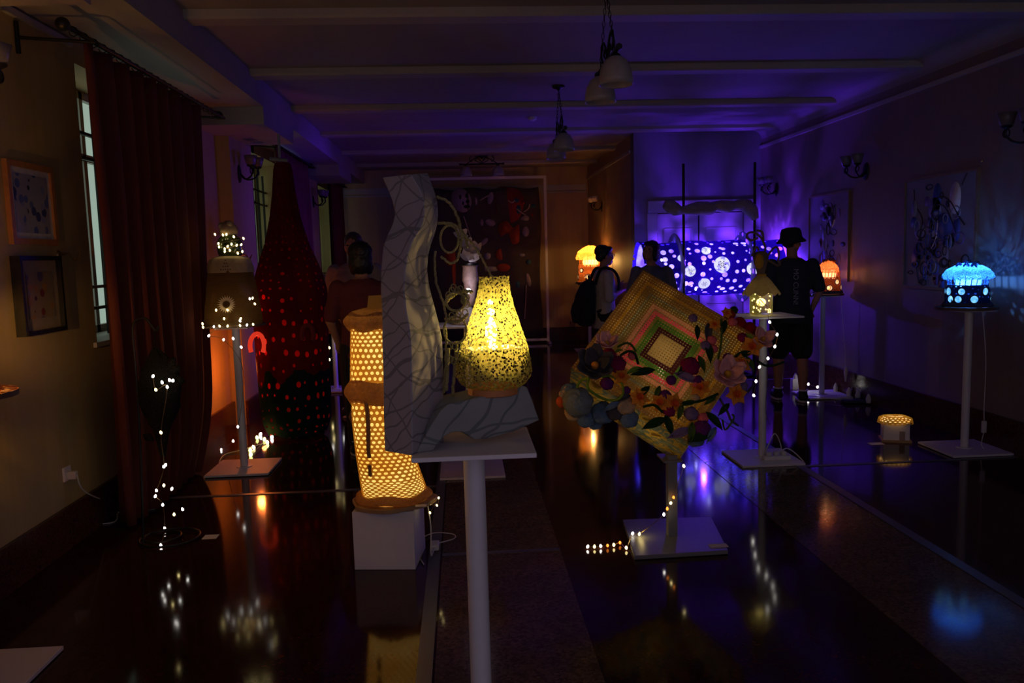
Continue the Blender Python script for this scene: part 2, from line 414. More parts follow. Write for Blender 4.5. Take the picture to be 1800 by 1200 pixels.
# windows
mb_, t_, p_ = newmat('frosted_pane')
tr_ = nd(t_, 'ShaderNodeBsdfTranslucent'); tr_.inputs[0].default_value = (.58, .72, .62, 1)
em_ = nd(t_, 'ShaderNodeEmission'); em_.inputs[0].default_value = (.62, .76, .60, 1); em_.inputs[1].default_value = .22  # emission added to the pane, standing in for daylight behind it
ad_ = nd(t_, 'ShaderNodeAddShader'); t_.links.new(tr_.outputs[0], ad_.inputs[0]); t_.links.new(em_.outputs[0], ad_.inputs[1]); t_.links.new(ad_.outputs[0], t_.nodes['Material Output'].inputs[0])
for k, (a, c) in enumerate(WIN):
    wn = bpy.data.objects.new('window_%d' % (k+1), None); COL.objects.link(wn); wn.location = (XL-.3, (a+c)/2, WZ0); struct(wn)
    b = MB(); b.box((XL-.38, (a+c)/2, (WZ0+WZ1)/2), (.012, c-a, WZ1-WZ0)); b.obj('pane', mb_, wn)
    b = MB()
    for y in (a+.03, (a+c)/2, c-.03): b.box((XL-.345, y, (WZ0+WZ1)/2), (.04, .05, WZ1-WZ0))
    for z in (WZ0+.03, WZ1-.03, 2.3): b.box((XL-.345, (a+c)/2, z), (.04, c-a, .05))
    b.obj('window_frame', M['trim'], wn)
    b = MB(); nb = 6
    for j in range(nb):
        y = a+(c-a)*(j+.5)/nb; b.box((XL-.2, y, (WZ0+2.62)/2), (.022, .022, 2.62-WZ0))
    for z in (1.28, 1.42, 2.26, 2.42): b.box((XL-.2, (a+c)/2, z), (.026, c-a, .02))
    b.obj('window_bars', M['black'], wn)
    b = MB(); b.box((XL-.15, (a+c)/2, WZ0-.01), (.34, c-a+.1, .03)); b.obj('window_sill', M['trim'], wn)

# ------------------------------------------------------------ curtains and rods
mcur = mat('rust_curtain_cloth', (.115, .02, .006), .85, var=.18, scale=14, stretch=(6, 6, .3), bump=.1)
_t = mcur.node_tree; _p = _t.nodes['Principled BSDF']; _tl = nd(_t, 'ShaderNodeBsdfTranslucent'); _tl.inputs[0].default_value = (.42, .07, .01, 1)
_m = nd(_t, 'ShaderNodeMixShader'); _m.inputs[0].default_value = .15; _t.links.new(_p.outputs[0], _m.inputs[1]); _t.links.new(_tl.outputs[0], _m.inputs[2]); _t.links.new(_m.outputs[0], _t.nodes['Material Output'].inputs[0])
def curtain(x, y0, y1, ztop, folds, label, spread=0):
    rng = random.Random(int(y0*10)); b = MB(); rows = []
    ph = [rng.uniform(0, 6) for _ in range(3)]
    for i in range(25):
        t = i/24; z = ztop*(1-t)+.02
        row = []
        for j in range(folds*8+1):
            s = j/(folds*8)
            y = y0+(y1-y0)*s + spread*(.30*t*(1-s) + .12*s*t - .55*s*max(0, t-.75)*4*max(0, t-.75)*3)
            amp = .035+.03*t
            xo = amp*sin(2*pi*folds*s+.6*sin(3*s*pi+ph[0])) + .012*sin(7*s+ph[1]+t*2)
            row.append(V(x+xo-.11*t*spread, y+.02*sin(5*t+s*9+ph[2]), z))
        rows.append(row)
    b.grid(rows); o = b.obj('curtain', mcur)
    so = o.modifiers.new('thickness', 'SOLIDIFY'); so.thickness = .006
    return tag(o, label, 'curtain', 'rust curtains hanging by the windows')
def rod(x, y0, y1, z, label):
    t = thing('curtain_rod', label, 'curtain rod', (x, y0, z), 'black curtain rods')
    b = MB(); b.tube([(x, y0, z), (x, y1, z)], .016, 10); b.obj('rod', M['black'], t)
    b = MB(); b.tube([(x+.09, y0+.15, z-.05), (x+.09, y1-.15, z-.05)], .009, 8); b.obj('rod', M['black'], t)
    for y in (y0-.03, y1+.03):
        b = MB(); b.ball((x, y, z), .035, 12, 8); b.obj('finial', M['black'], t)
    for y in (y0+.12, y1-.12):
        b = MB(); b.tube([(XL+.005, y, z-.02), (x+.09, y, z-.05)], .009); b.tube([(XL+.012, y, z-.1), (XL+.012, y, z+.06)], .012); b.tube([(x, y, z), (x+.09, y, z-.05)], .007); b.obj('bracket', M['black'], t)
    n = int((y1-y0)/.11)
    for j in range(n):
        y = y0+.08+(y1-y0-.16)*j/(n-1); b = MB(); b.tube([(x+.022*cos(a), y, z-.006+.024*sin(a)) for a in [k*pi/4 for k in range(8)]], .003, 5, closed=True)
        b.obj('ring', M['black'], t)
rod(-1.93, 4.25, 6.75, 2.75, 'long black curtain rod over the nearest barred window')
curtain(-1.93, 4.42, 6.32, 2.70, 9, 'tall rust brown curtain nearest the camera beside framed pictures', 1)
rod(-2.0, 8.9, 11.15, 2.84, 'black curtain rod above the second window, behind the red bottle')
curtain(-2.0, 9.0, 10.9, 2.80, 8, 'dark rust curtain behind the tall red bottle sculpture')
rod(-2.0, 12.3, 14.15, 2.84, 'farthest black curtain rod at the end of the left wall')
curtain(-2.0, 12.75, 14.05, 2.80, 7, 'farthest dark curtain near the back wall')

# ------------------------------------------------------------ display stands
def stand(x, y, ztop, label, size=.24, base=.46, rot=0, brown=False, pr=.028, group='white pedestal stands'):
    t = thing('pedestal_stand', label, 'display stand', (x, y, 0), group); R = Matrix.Rotation(rot, 3, 'Z')
    b = MB(); b.box((x, y, .012), (base, base, .016), R); b.obj('base_plate', M['white'], t, bevel=.002)
    b = MB(); b.lathe([(pr, .02), (pr, ztop-.02)], 24, (x, y, 0)); b.lathe([(pr+.03, .02), (pr+.03, .026)], 24, (x, y, 0)); b.obj('pole', M['pole'], t)
    b = MB(); b.box((x, y, ztop-.006), (size, size, .012), R)
    o = b.obj('top_plate', M['darkwood'] if brown else M['white'], t, bevel=.002)
    return t
stand(.016, 2.05, 1.07, 'white pedestal stand nearest the camera carrying the wavy column lamp', size=.305)
stand(-1.69, 6.02, 1.085, 'white pedestal stand under the burlap bell lamp on the left')
stand(2.18, 5.66, 1.075, 'white pedestal stand carrying the jar with a dress', size=.43)
stand(3.752, 5.68, 1.065, 'white pedestal stand under the blue lantern by the right wall')
stand(3.74, 8.06, 1.055, 'white pedestal stand under the orange lantern by the right wall')
stand(.03, 5.68, 1.075, 'white pedestal stand hidden behind the wavy column lamp', size=.43)
stand(-1.55, 9.6, 1.10, 'white pedestal stand under the tangled wire basket beyond the red bottle', size=.40)
stand(-1.90, 2.98, 1.085, 'white pedestal stand cut off by the left edge of the view')
stand(2.02, 12.6, 1.06, 'farthest white pedestal stand in the alcove behind the backpack wearer')

# ------------------------------------------------------------ string lights
bulb_cache = {}
def string_lights(name, pts, bulbs, label, mats='led', wire='clearwire', r=.011, wr=.002, k=5):
    t = thing('string_lights', label, 'string lights', pts[0])
    b = MB(); b.tube(smoothpath(pts, k), wr, 5); b.obj('wire', M[wire], t)
    for i, p in enumerate(bulbs):
        mk = mats if isinstance(mats, str) else mats[i % len(mats)]
        if (mk, r) not in bulb_cache:
            q = MB(); q.lathe([(.0004, -r*1.1), (r*.6, -r*.75), (r*.85, 0), (r*.6, r*.8), (.0004, r*1.3)], 8, closed=False)
            o = q.obj('bulb', M[mk]); bulb_cache[(mk, r)] = o.data; bpy.data.objects.remove(o)
        o = bpy.data.objects.new('bulb', bulb_cache[(mk, r)]); COL.objects.link(o)
        o.parent = t; o.location = Vector(p)-t.location; o.rotation_euler = (random.uniform(-.5, .5), random.uniform(-.5, .5), 0)
    return t

# ------------------------------------------------------------ wavy column lamp (front)
mcol = None
def canvas_lines(name, col, dark, scale):
    m, t, p = newmat(name); L = t.links
    tc = nd(t, 'ShaderNodeTexCoord'); no = nd(t, 'ShaderNodeTexNoise'); no.inputs['Scale'].default_value = 6; no.inputs['Detail'].default_value = 2
    L.new(tc.outputs['Object'], no.inputs['Vector'])
    acc = None
    for k, (rx, rz, sc) in enumerate(((.5, .3, scale), (-.55, -.6, scale*.8), (.15, 1.2, scale*.9), (-.2, .9, scale*.55))):
        mp = nd(t, 'ShaderNodeMapping'); mp.inputs['Rotation'].default_value = (rx, rz*.7, rz); mp.inputs['Location'].default_value = (k*.31, k*.17, k*.41)
        L.new(tc.outputs['Object'], mp.inputs[0])
        wv = nd(t, 'ShaderNodeTexWave', bands_direction='Z'); wv.inputs['Scale'].default_value = sc; wv.inputs['Distortion'].default_value = 5
        wv.inputs['Detail'].default_value = 2; wv.inputs['Detail Scale'].default_value = 1.3
        L.new(mp.outputs[0], wv.inputs['Vector'])
        h = math_(t, 'LESS_THAN', wv.outputs['Fac'], .009)
        acc = h if acc is None else math_(t, 'MAXIMUM', acc, h)
    mx0 = nd(t, 'ShaderNodeMix', data_type='RGBA'); mx0.inputs[6].default_value = rgb([c*.7 for c in col]); mx0.inputs[7].default_value = rgb([c*1.25 for c in col]); L.new(no.outputs['Fac'], mx0.inputs[0])
    mx = nd(t, 'ShaderNodeMix', data_type='RGBA'); L.new(mx0.outputs[2], mx.inputs[6]); mx.inputs[7].default_value = rgb(dark); L.new(math_(t, 'MULTIPLY', acc, .5), mx.inputs[0])
    L.new(mx.outputs[2], p.inputs['Base Color']); p.inputs['Roughness'].default_value = .75; p.inputs['Specular IOR Level'].default_value = .25
    return m
M['sculpt'] = canvas_lines('painted_canvas_scratched', (.30, .27, .28), (.035, .035, .045), 5)
M['foot'] = canvas_lines('painted_canvas_foot', (.26, .27, .24), (.03, .05, .05), 3.5)
S = thing('wavy_column_lamp', 'tall grey wavy column sculpture with a glowing yellow knitted lampshade on its foot', 'lamp sculpture', (.016, 2.05, 1.07))
Cx = [(722,306),(738,332),(745,351),(746,373),(744,390),(738,404),(728,418),(722,430),(716,448),(712,477),(710,509),(713,545),(719,575),(722,605),(723,660),(724,730),(725,801)]
Lw = [(672,310),(683,332),(690,355),(694,376),(690,395),(684,410),(678,424),(674,440),(672,460),(670,490),(670,530),(672,572),(673,610),(674,660),(675,700),(675,750),(676,793)]
Rw = [(751,277),(764,316),(769,340),(770,365),(769,385),(766,405),(762,424),(758,440),(754,458),(752,490),(756,515),(764,530),(771,545),(777,575),(779,620),(779,680),(779,740)]
rows = []
for i in range(len(Cx)):
    c = at(*Cx[i], 1.93); l = at(*Lw[i], 1.99); r_ = at(*Rw[i], 2.05)
    l.z = c.z-.0 if i else c.z; r_.z = c.z+(.015 if i == 0 else 0)
    c = Vector(c); back = l+(r_-c); back.z = c.z+(.015 if i == 0 else 0)
    rows.append([c, r_, back, l])
rr_ = []
for i in range(len(rows)-1):
    for s in range(3):
        t = s/3; rr_.append([rows[i][j].lerp(rows[i+1][j], t) for j in range(4)])
rr_.append(rows[-1])
b = MB(); vs = b.grid(rr_, cu=True); b.cap(vs[0]); b.cap(vs[-1], flip=True)
b.obj('column', M['sculpt'], S, bevel=.003)
# foot: a folded board with an arch cut from its lower edge, receding to the right
fo = at(732, 800, 1.945); fo.z = 1.0705
ang = radians(20); dx = V(cos(ang), sin(ang), 0); dn = V(-sin(ang), cos(ang), 0)
out = [(0, 0), (.016, .03), (.03, .055), (.05, .085), (.065, .098), (.12, .105), (.18, .112), (.215, .122), (.225, .118), (.235, .09), (.245, .055), (.25, .04), (.20, .022), (.15, .012), (.115, .012), (.105, .022), (.09, .034), (.07, .036), (.055, .028), (.04, .012), (.032, 0)]
out = [(u*1.36, v*1.17) for u, v in out]
b = MB(); b.prism(out, .12, lambda u, v, ww: fo + dx*u + dn*ww + V(0, 0, v)); b.obj('foot', M['foot'], S, bevel=.003)
# lampshade
lc = at(868, 688, 2.07); lx, ly, lz = lc
g = 1.95/2.3*1.08
M['shade'] = knit('yellow_green_knit', (.52, .46, .14), .5, .49, 150, (.26, .25, .05))
prof = [(.070, 0), (.092, .012), (.106, .035), (.107, .06), (.100, .095), (.088, .135), (.074, .175), (.058, .22), (.047, .26), (.042, .285), (.041, .30), (.042, .315)]
prof = [(r*.93, z*.93) for r, z in prof]
b = MB(); rng = random.Random(3)
n = 96; rows = []
for k, (r, z) in enumerate([( (prof[i][0]*(1-s)+prof[i+1][0]*s), (prof[i][1]*(1-s)+prof[i+1][1]*s)) for i in range(len(prof)-1) for s in (0, .25, .5, .75)]):
    rows.append([V(lx+(r+rng.uniform(-.0022, .0022))*cos(2*pi*j/n)+.01*z/.3, ly+(r+rng.uniform(-.0022, .0022))*sin(2*pi*j/n), lz+.012+z+rng.uniform(-.001, .001)) for j in range(n)])
b.grid(rows, cu=True); b.obj('lampshade', M['shade'], S, sharp=180)
b = MB(); b.lathe([(.062, -.0), (.068, .003), (.068, .02), (.062, .024)], 40, (lx, ly, lz-.006)); b.obj('lampshade_base', mat('orange_wood_ring', (.55, .20, .05), .6), S)
b = MB(); b.box((lx, ly, lz+.115), (.135, .09, .004), Matrix.Rotation(.3, 3, 'Z')); b.obj('candle_plate', mat('cream_plate', (.85, .75, .5), .5), S)
M['bulb'] = glow('hot_bulb', (1, .80, .30), 30)
b = MB(); b.lathe([(.004, 0), (.011, .008), (.015, .03), (.0135, .055), (.007, .07), (.002, .08)], 20, (lx-.002, ly, lz+.119)); b.ball((lx-.002, ly, lz+.21), .010); b.ball((lx-.002, ly, lz+.235), .007)
b.obj('candle_bulb', M['bulb'], S)
lamp('bulb_light', (lx, ly, lz+.16), BULB_W, (1, .66, .20), .016, S)
# crocheted tendrils between column and shade
M['tendril'] = knit('gold_crochet_cord', (.55, .48, .20), .3, 0, 260, (.25, .22, .08))
tend = [
 ([(768,345),(788,355),(800,372),(808,395),(812,420)], .0045),
 ([(770,392),(800,395),(815,410),(822,435)], .0045),
 ([(775,450),(790,462),(802,458),(808,440),(812,412),(806,395)], .0042),
 ([(812,410),(828,425),(842,445),(852,462),(860,478),(868,492)], .0035),
 ([(766,440),(764,470),(768,500),(780,535),(785,560)], .004),
 ([(784,530),(800,516),(812,512),(830,512)], .006),
 ([(783,560),(796,566),(812,562),(822,552)], .006),
 ([(784,575),(784,620),(782,660),(780,690)], .004),
 ([(803,600),(800,640),(796,680),(797,700)], .0055),
 ([(788,612),(787,650),(784,685)], .006),
]
for k, (pp, r) in enumerate(tend):
    pts = [at(x, y, 2.02+.015*(k % 3)) for x, y in pp]
    b = MB(); sp = smoothpath(pts, 8)
    sp = [p+V(random.uniform(-.0012, .0012), random.uniform(-.0012, .0012), random.uniform(-.0012, .0012)) for p in sp]
    b.tube(sp, r*.8, 7); b.obj('crochet_tendril', M['tendril'], S)
for cx, cy, rx, ry, r in ((801, 530, 17, 16, .0035), (800, 580, 20, 24, .003), (790, 420, 16, 24, .003)):
    b = MB(); b.tube([at(cx+rx*cos(a), cy+ry*sin(a), 2.03) for a in [2*pi*i/28 for i in range(28)]], r, 7, closed=True); b.obj('wire_loop', M['tendril'], S)
# chain of openwork knots between loops and shade
b = MB()
for k in range(46):
    x = random.uniform(786, 822); y = random.uniform(505, 640)
    if (x-801)**2+(y-530)**2 < 200 or (x-800)**2+(y-582)**2 < 420: continue
    p = at(x, y, 2.04); b.tube([p+V(.007*cos(a), random.uniform(-.002, .002), .009*sin(a)) for a in [i*pi/4 for i in range(8)]], .0018, 5, closed=True)
b.obj('crochet_mesh', M['tendril'], S)

# ------------------------------------------------------------ golden tower on white box
TY = 4.02
tb = thing('white_plinth_box', 'low white plinth box on the floor under the glowing golden tower', 'plinth', (-.40, TY, 0))
b = MB(); b.box((-.415, TY+.02, .15), (.31, .30, .30), Matrix.Rotation(-.12, 3, 'Z')); o = b.obj('box', M['white'], tb, bevel=.003)
bd = MB(); outl = []
for k in range(40):
    a = 2*pi*k/40; rr = 1+.06*sin(3*a+1)+.03*sin(7*a)
    outl.append((.215*rr*cos(a), .17*rr*sin(a)))
bd.prism(outl, .022, lambda u, v, ww: V(-.39+u, TY+v, .302+ww))
tag(bd.obj('tower_board', M['wood'], None, bevel=.004), 'irregular wooden board under the glowing golden tower', 'board')
T = thing('golden_crochet_tower', 'tall glowing golden crochet tower with rows of dots of light', 'lamp sculpture', (-.4, TY, .324))
M['gold'] = lace('golden_crochet', (.60, .34, .09), 30, 48, .31, .5, col2=(.42, .22, .05), jitter=.12)
M['goldcore'] = glow_var('gold_diffuser', (1, .56, .09), (1, .76, .22), 1.1, 7, .4, .7)
def towershape(f, grow=0.0):
    rows = []
    keys = [(0, -.385, .165, .125), (.05, -.385, .172, .135), (.12, -.40, .165, .125), (.25, -.425, .150, .12), (.4, -.44, .142, .115), (.6, -.445, .138, .11), (.8, -.44, .135, .11), (.94, -.435, .133, .105)]
    for i in range(len(keys)-1):
        for s in range(6):
            t = s/6; a, c = keys[i], keys[i+1]
            z, cx, rx, ry = [a[q]*(1-t)+c[q]*t for q in range(4)]
            row = []
            for j in range(64):
                an = 2*pi*j/64; sq = 1+.05*cos(4*an)*-1
                wob = 1+.02*sin(3*an+z*7)
                row.append(V(cx+(rx+grow)*f*cos(an)*sq*wob, TY+(ry+grow)*f*sin(an)*sq*wob, .326+z))
            rows.append(row)
    return rows
b = MB(); b.grid(towershape(1), cu=True); b.obj('crochet_shell', M['gold'], T, sharp=180)
b = MB(); vs = b.grid(towershape(.95), cu=True); b.cap(vs[-1]); lab(b.obj('diffuser', M['goldcore'], T, sharp=180), 'glowing inner sleeve')
M['ruffle'] = knit('pink_beige_knit', (.50, .26, .12), .35, 0, 150)
def ruffle(zc, h, rx, ry, cx, amp, waves, nm='knitted_ruffle', m='ruffle'):
    b = MB(); rows = []
    for i in range(9):
        t = i/8; row = []
        for j in range(96):
            a = 2*pi*j/96; bul = sin(pi*t)*.028+amp*sin(waves*a+t*2)*sin(pi*t)
            row.append(V(cx+(rx+bul)*cos(a), TY+(ry+bul)*sin(a), zc-h/2+h*t+.008*sin(waves*.5*a)))
        rows.append(row)
    b.grid(rows, cu=True); return b.obj(nm, M[m], T, sharp=180)
ruffle(1.245, .085, .134, .105, -.435, .006, 11); ruffle(.895, .115, .138, .112, -.445, .012, 7)
ruffle(.345, .05, .168, .13, -.385, .004, 9)
b = MB()
for pp in ([(643,700),(647,740),(648,790),(650,805)], [(650,815),(652,838)]):
    pts = [at(x, y, TY-.105) for x, y in pp]; b.tube(smoothpath(pts, 6), [.004]+[.011]*(len(smoothpath(pts, 6))-2)+[.003], 8)
b.obj('knitted_seam', mat('dark_beige_cord', (.30, .15, .06), .9), T)
# little folded roof tab on top
p0 = at(642, 530, TY-.02); b = MB()
tabm = lace('tab_weave', (.65, .45, .12), 4, 10, .1, .5)
b.prism([(0, 0), (.015, .09), (.02, .128), (.088, .130), (.108, .06), (.112, -.0)], .05, lambda u, v, ww: V(p0.x+u, TY-.05+ww, 1.245+v)); b.obj('roof_tab', tabm, T)
b = MB(); vs = None
rows = [[V(-.435+r*cos(a), TY+r*.8*sin(a), 1.275+h) for a in [2*pi*j/40 for j in range(40)]] for r, h in ((.145, 0), (.12, .02), (.06, .035), (.005, .04))]
b.grid(rows, cu=True); b.obj('knitted_lid', M['ruffle'], T, sharp=180)
lamp('tower_light', (-.30, TY-.32, .36), .0, (1, .6, .2)) if False else None
tag(slab('title_card', tuple(at(737, 890, 3.84)+V(-.02, 0, -.002)), tuple(at(737, 890, 3.84)+V(.035, .035, .0)), M['label']), 'small cream card on the wooden board beside the tower', 'card')

# ------------------------------------------------------------ flower diamond
D0 = V(1.06, 4.12, 1.023); s_, spin, tilt, yaw, th = .714, .636, .529, -.08, .36
Rm = Matrix.Rotation(yaw, 3, 'Z') @ Matrix.Rotation(-tilt, 3, 'X')
Au = Rm @ V(cos(spin), 0, -sin(spin)); Bu = Rm @ V(-sin(spin), 0, -cos(spin)); Nu = Rm @ V(0, -1, 0)
def onface(px, py, off=0.0):
    d = ray(px, py); o = D0 + Nu*off
    t = (o-CAM).dot(Nu)/d.dot(Nu); return CAM + d*t
F = thing('flower_diamond_sculpture', 'tilted crocheted square cushion lamp covered in crocheted flowers on a metal foot', 'lamp sculpture', (1.09, 4.1, 0))
mg, t, p = newmat('granny_square'); L = t.links
uv = nd(t, 'ShaderNodeUVMap'); sp = nd(t, 'ShaderNodeSeparateXYZ'); L.new(uv.outputs[0], sp.inputs[0])
au = math_(t, 'ABSOLUTE', math_(t, 'SUBTRACT', sp.outputs[0], .5)); av = math_(t, 'ABSOLUTE', math_(t, 'SUBTRACT', sp.outputs[1], .5))
dd = math_(t, 'MULTIPLY', math_(t, 'MAXIMUM', au, av), 2.0)
rp = nd(t, 'ShaderNodeValToRGB'); rp.color_ramp.interpolation = 'CONSTANT'; els = rp.color_ramp.elements
stops = [(0, (.38, .26, .10)), (.20, (.06, .015, .02)), (.285, (.08, .20, .03)), (.37, (.26, .24, .05)), (.41, (1, .13, .20)), (.475, (.42, .22, .10)), (.50, (.85, .36, .24)), (.56, (.35, .19, .07)),
         (.60, (.30, .22, .08)), (.66, (.22, .25, .20)), (.69, (.38, .22, .07)), (.80, (.70, .36, .04)), (.84, (.40, .20, .06)), (.90, (.46, .24, .07)), (.95, (.34, .18, .08))]
els[0].position = 0; els[0].color = rgb(stops[0][1]); els[1].position = stops[1][0]; els[1].color = rgb(stops[1][1])
for ps, c in stops[2:]: e = els.new(ps); e.color = rgb(c)
L.new(dd, rp.inputs[0])
gx = math_(t, 'SUBTRACT', math_(t, 'FRACT', math_(t, 'MULTIPLY', sp.outputs[0], 46)), .5); gy = math_(t, 'SUBTRACT', math_(t, 'FRACT', math_(t, 'MULTIPLY', sp.outputs[1], 46)), .5)
gd = math_(t, 'SQRT', math_(t, 'ADD', math_(t, 'MULTIPLY', gx, gx), math_(t, 'MULTIPLY', gy, gy)))
ho = math_(t, 'LESS_THAN', gd, .24)
L.new(rp.outputs[0], p.inputs['Base Color']); p.inputs['Roughness'].default_value = .95; p.inputs['Specular IOR Level'].default_value = .1
bp = nd(t, 'ShaderNodeBump'); bp.inputs['Strength'].default_value = .5; bp.inputs['Distance'].default_value = .01; L.new(gd, bp.inputs['Height']); L.new(bp.outputs[0], p.inputs['Normal'])
tl = nd(t, 'ShaderNodeBsdfTranslucent'); L.new(rp.outputs[0], tl.inputs[0]); m1 = nd(t, 'ShaderNodeMixShader'); m1.inputs[0].default_value = .55; L.new(p.outputs[0], m1.inputs[1]); L.new(tl.outputs[0], m1.inputs[2])
tp = nd(t, 'ShaderNodeBsdfTransparent'); m2 = nd(t, 'ShaderNodeMixShader'); L.new(ho, m2.inputs[0]); L.new(m1.outputs[0], m2.inputs[1]); L.new(tp.outputs[0], m2.inputs[2]); L.new(m2.outputs[0], t.nodes['Material Output'].inputs[0])
def facegrid(off, sc=1.0, n=24, bulge=.02):
    rows = []
    for i in range(n+1):
        v = (i/n-.5)*s_*sc; row = []
        for j in range(n+1):
            u = (j/n-.5)*s_*sc
            k = (1-(2*i/n-1)**4)*(1-(2*j/n-1)**4)
            row.append(D0+Au*u+Bu*v+Nu*(off+bulge*k))
        rows.append(row)
    return rows
b = MB(); b.grid(facegrid(0)); b.obj('crochet_face', mg, F, sharp=180)
M['dcore'] = glow_var('golden_lining', (.16, .07, .008), (1, .60, .12), .26, 7, .42, .66, see=.5)
b = MB(); b.grid(facegrid(-.012, .97)); lab(b.obj('lit_lining', M['dcore'], F, sharp=180), 'softly glowing lining')
# side walls of the box
mside, t, p = newmat('glittering_blue_gold_crochet'); L = t.links
tc = nd(t, 'ShaderNodeTexCoord'); no = nd(t, 'ShaderNodeTexNoise'); no.inputs['Scale'].default_value = 9; no.inputs['Detail'].default_value = 6; no.inputs['Distortion'].default_value = 1.2
mp = nd(t, 'ShaderNodeMapping'); mp.inputs['Rotation'].default_value = (0, .6, 0); mp.inputs['Scale'].default_value = (.7, 1, 2); L.new(tc.outputs['Object'], mp.inputs[0]); L.new(mp.outputs[0], no.inputs['Vector'])
rp = nd(t, 'ShaderNodeValToRGB'); e = rp.color_ramp.elements; e[0].position = .32; e[0].color = (.10, .06, .015, 1); e[1].position = .68; e[1].color = (.50, .34, .06, 1)
for q, c in ((.42, (.36, .25, .05, 1)), (.5, (.05, .09, .10, 1)), (.56, (.13, .18, .20, 1)), (.6, (.3, .2, .04, 1))): x = e.new(q); x.color = c
L.new(no.outputs['Fac'], rp.inputs[0]); L.new(rp.outputs[0], p.inputs['Base Color']); p.inputs['Roughness'].default_value = .35
tl = nd(t, 'ShaderNodeBsdfTranslucent'); L.new(rp.outputs[0], tl.inputs[0]); m1 = nd(t, 'ShaderNodeMixShader'); m1.inputs[0].default_value = .6; L.new(p.outputs[0], m1.inputs[1]); L.new(tl.outputs[0], m1.inputs[2]); L.new(m1.outputs[0], t.nodes['Material Output'].inputs[0])
vo = nd(t, 'ShaderNodeTexVoronoi'); vo.inputs['Scale'].default_value = 130; L.new(tc.outputs['Object'], vo.inputs['Vector'])
bp = nd(t, 'ShaderNodeBump'); bp.inputs['Strength'].default_value = .8; bp.inputs['Distance'].default_value = .01; L.new(vo.outputs['Distance'], bp.inputs['Height']); L.new(bp.outputs[0], p.inputs['Normal'])
h = s_/2; cs = [D0-Au*h-Bu*h, D0+Au*h-Bu*h, D0+Au*h+Bu*h, D0-Au*h+Bu*h]
b = MB()
for k, (i, j) in enumerate(((0, 1), (1, 2), (2, 3), (3, 0))):
    rows = []
    for q in range(9):
        rows.append([cs[i].lerp(cs[j], v/24) - Nu*(th*q/8) for v in range(25)])
    b.grid(rows, mi=1 if k in (0, 3) else 0, uvs=(6, 3))
b.grid([[cs[0]-Nu*th, cs[1]-Nu*th], [cs[3]-Nu*th, cs[2]-Nu*th]])
M['dside2'] = knit('mustard_crochet_side', (.38, .24, .08), .1, 0, 120)
b.obj('side_panel', [mside, M['dside2']], F)
M['steel'] = mat('grey_painted_steel', (.19, .185, .17), .45, var=.08, bump=.05)
b = MB(); bc = cs[2]-Nu*th*.8; b.box((1.09, 4.12, .24), (.05, .05, .46)); b.box((1.09, 4.16, .44), (.10, .16, .012)); b.obj('post', M['steel'], F)
b = MB(); b.tube([(1.09, 4.14, .42), tuple(D0-Nu*.2)], .02, 8); b.obj('inner_post', M['steel'], F)
b = MB(); fr_ = [floorpt(1115, 985), floorpt(1280, 975), floorpt(1250, 915), floorpt(1095, 920)]
b.prism([(p.x, p.y) for p in fr_], .022, lambda u, v, ww: V(u, v, .003+ww)); b.obj('base_plate', M['steel'], F, bevel=.003)
tag(slab('title_card', (1.235, 3.90, .0262), (1.33, 3.95, .028), M['label']), 'small cream card on the corner of the grey base plate', 'card')

def col(name, c, tr=0): return mat(name, c, .9, var=.25, scale=60, bump=.4, spec=.1)
M['orange'] = col('orange_felt', (.75, .27, .03)); M['pink'] = col('pale_pink_felt', (.72, .36, .33)); M['mag'] = col('magenta_wool', (.24, .01, .07))
M['purple'] = col('purple_wool', (.13, .02, .14)); M['lilac'] = col('lilac_wool', (.20, .13, .24)); M['coral'] = col('coral_wool', (.75, .14, .14))
M['dgreen'] = col('dark_green_felt', (.015, .045, .012)); M['lgreen'] = col('lime_felt', (.20, .32, .03)); M['mgreen'] = col('moss_felt', (.07, .13, .02))
M['grey'] = col('grey_wool', (.20, .24, .24)); M['char'] = col('charcoal_felt', (.07, .065, .075)); M['red'] = col('red_wool', (.35, .008, .01)); M['bluew'] = col('blue_grey_wool', (.13, .20, .28)); M['cream'] = col('cream_wool', (.55, .38, .2))
M['darko'] = col('deep_orange_felt', (.7, .12, .02)); M['yel'] = col('yellow_wool', (.55, .30, .03))
def frame(n, roll=0):
    n = n.normalized(); x = n.cross(V(0, 0, 1)); x = x.normalized() if x.length > .01 else V(1, 0, 0)
    y = n.cross(x).normalized(); x2 = x*cos(roll)+y*sin(roll); y2 = -x*sin(roll)+y*cos(roll)
    return Matrix(((x2.x, y2.x, n.x), (x2.y, y2.y, n.y), (x2.z, y2.z, n.z)))
def petals(b, c, R, n, length, width, lift, cup, mi=0, pointed=True, base=.005):
    for k in range(n):
        a = 2*pi*k/n; rows = []
        for i in range(7):
            t = i/6; wv = width*(sin(pi*min(t*.9+.1, 1))**.7)*(1 if not pointed else (1-t**3))
            if i == 6: wv = width*(.05 if pointed else .3)
            rad = base+length*t; z = lift*t+cup*t*t
            row = []
            for j in range(5):
                s = (j/4-.5)*2; px = rad*cos(a)-s*wv*sin(a); py = rad*sin(a)+s*wv*cos(a)
                row.append(c+R @ V(px, py, z+.25*wv*s*s))
            rows.append(row)
        b.grid(rows, mi=mi)
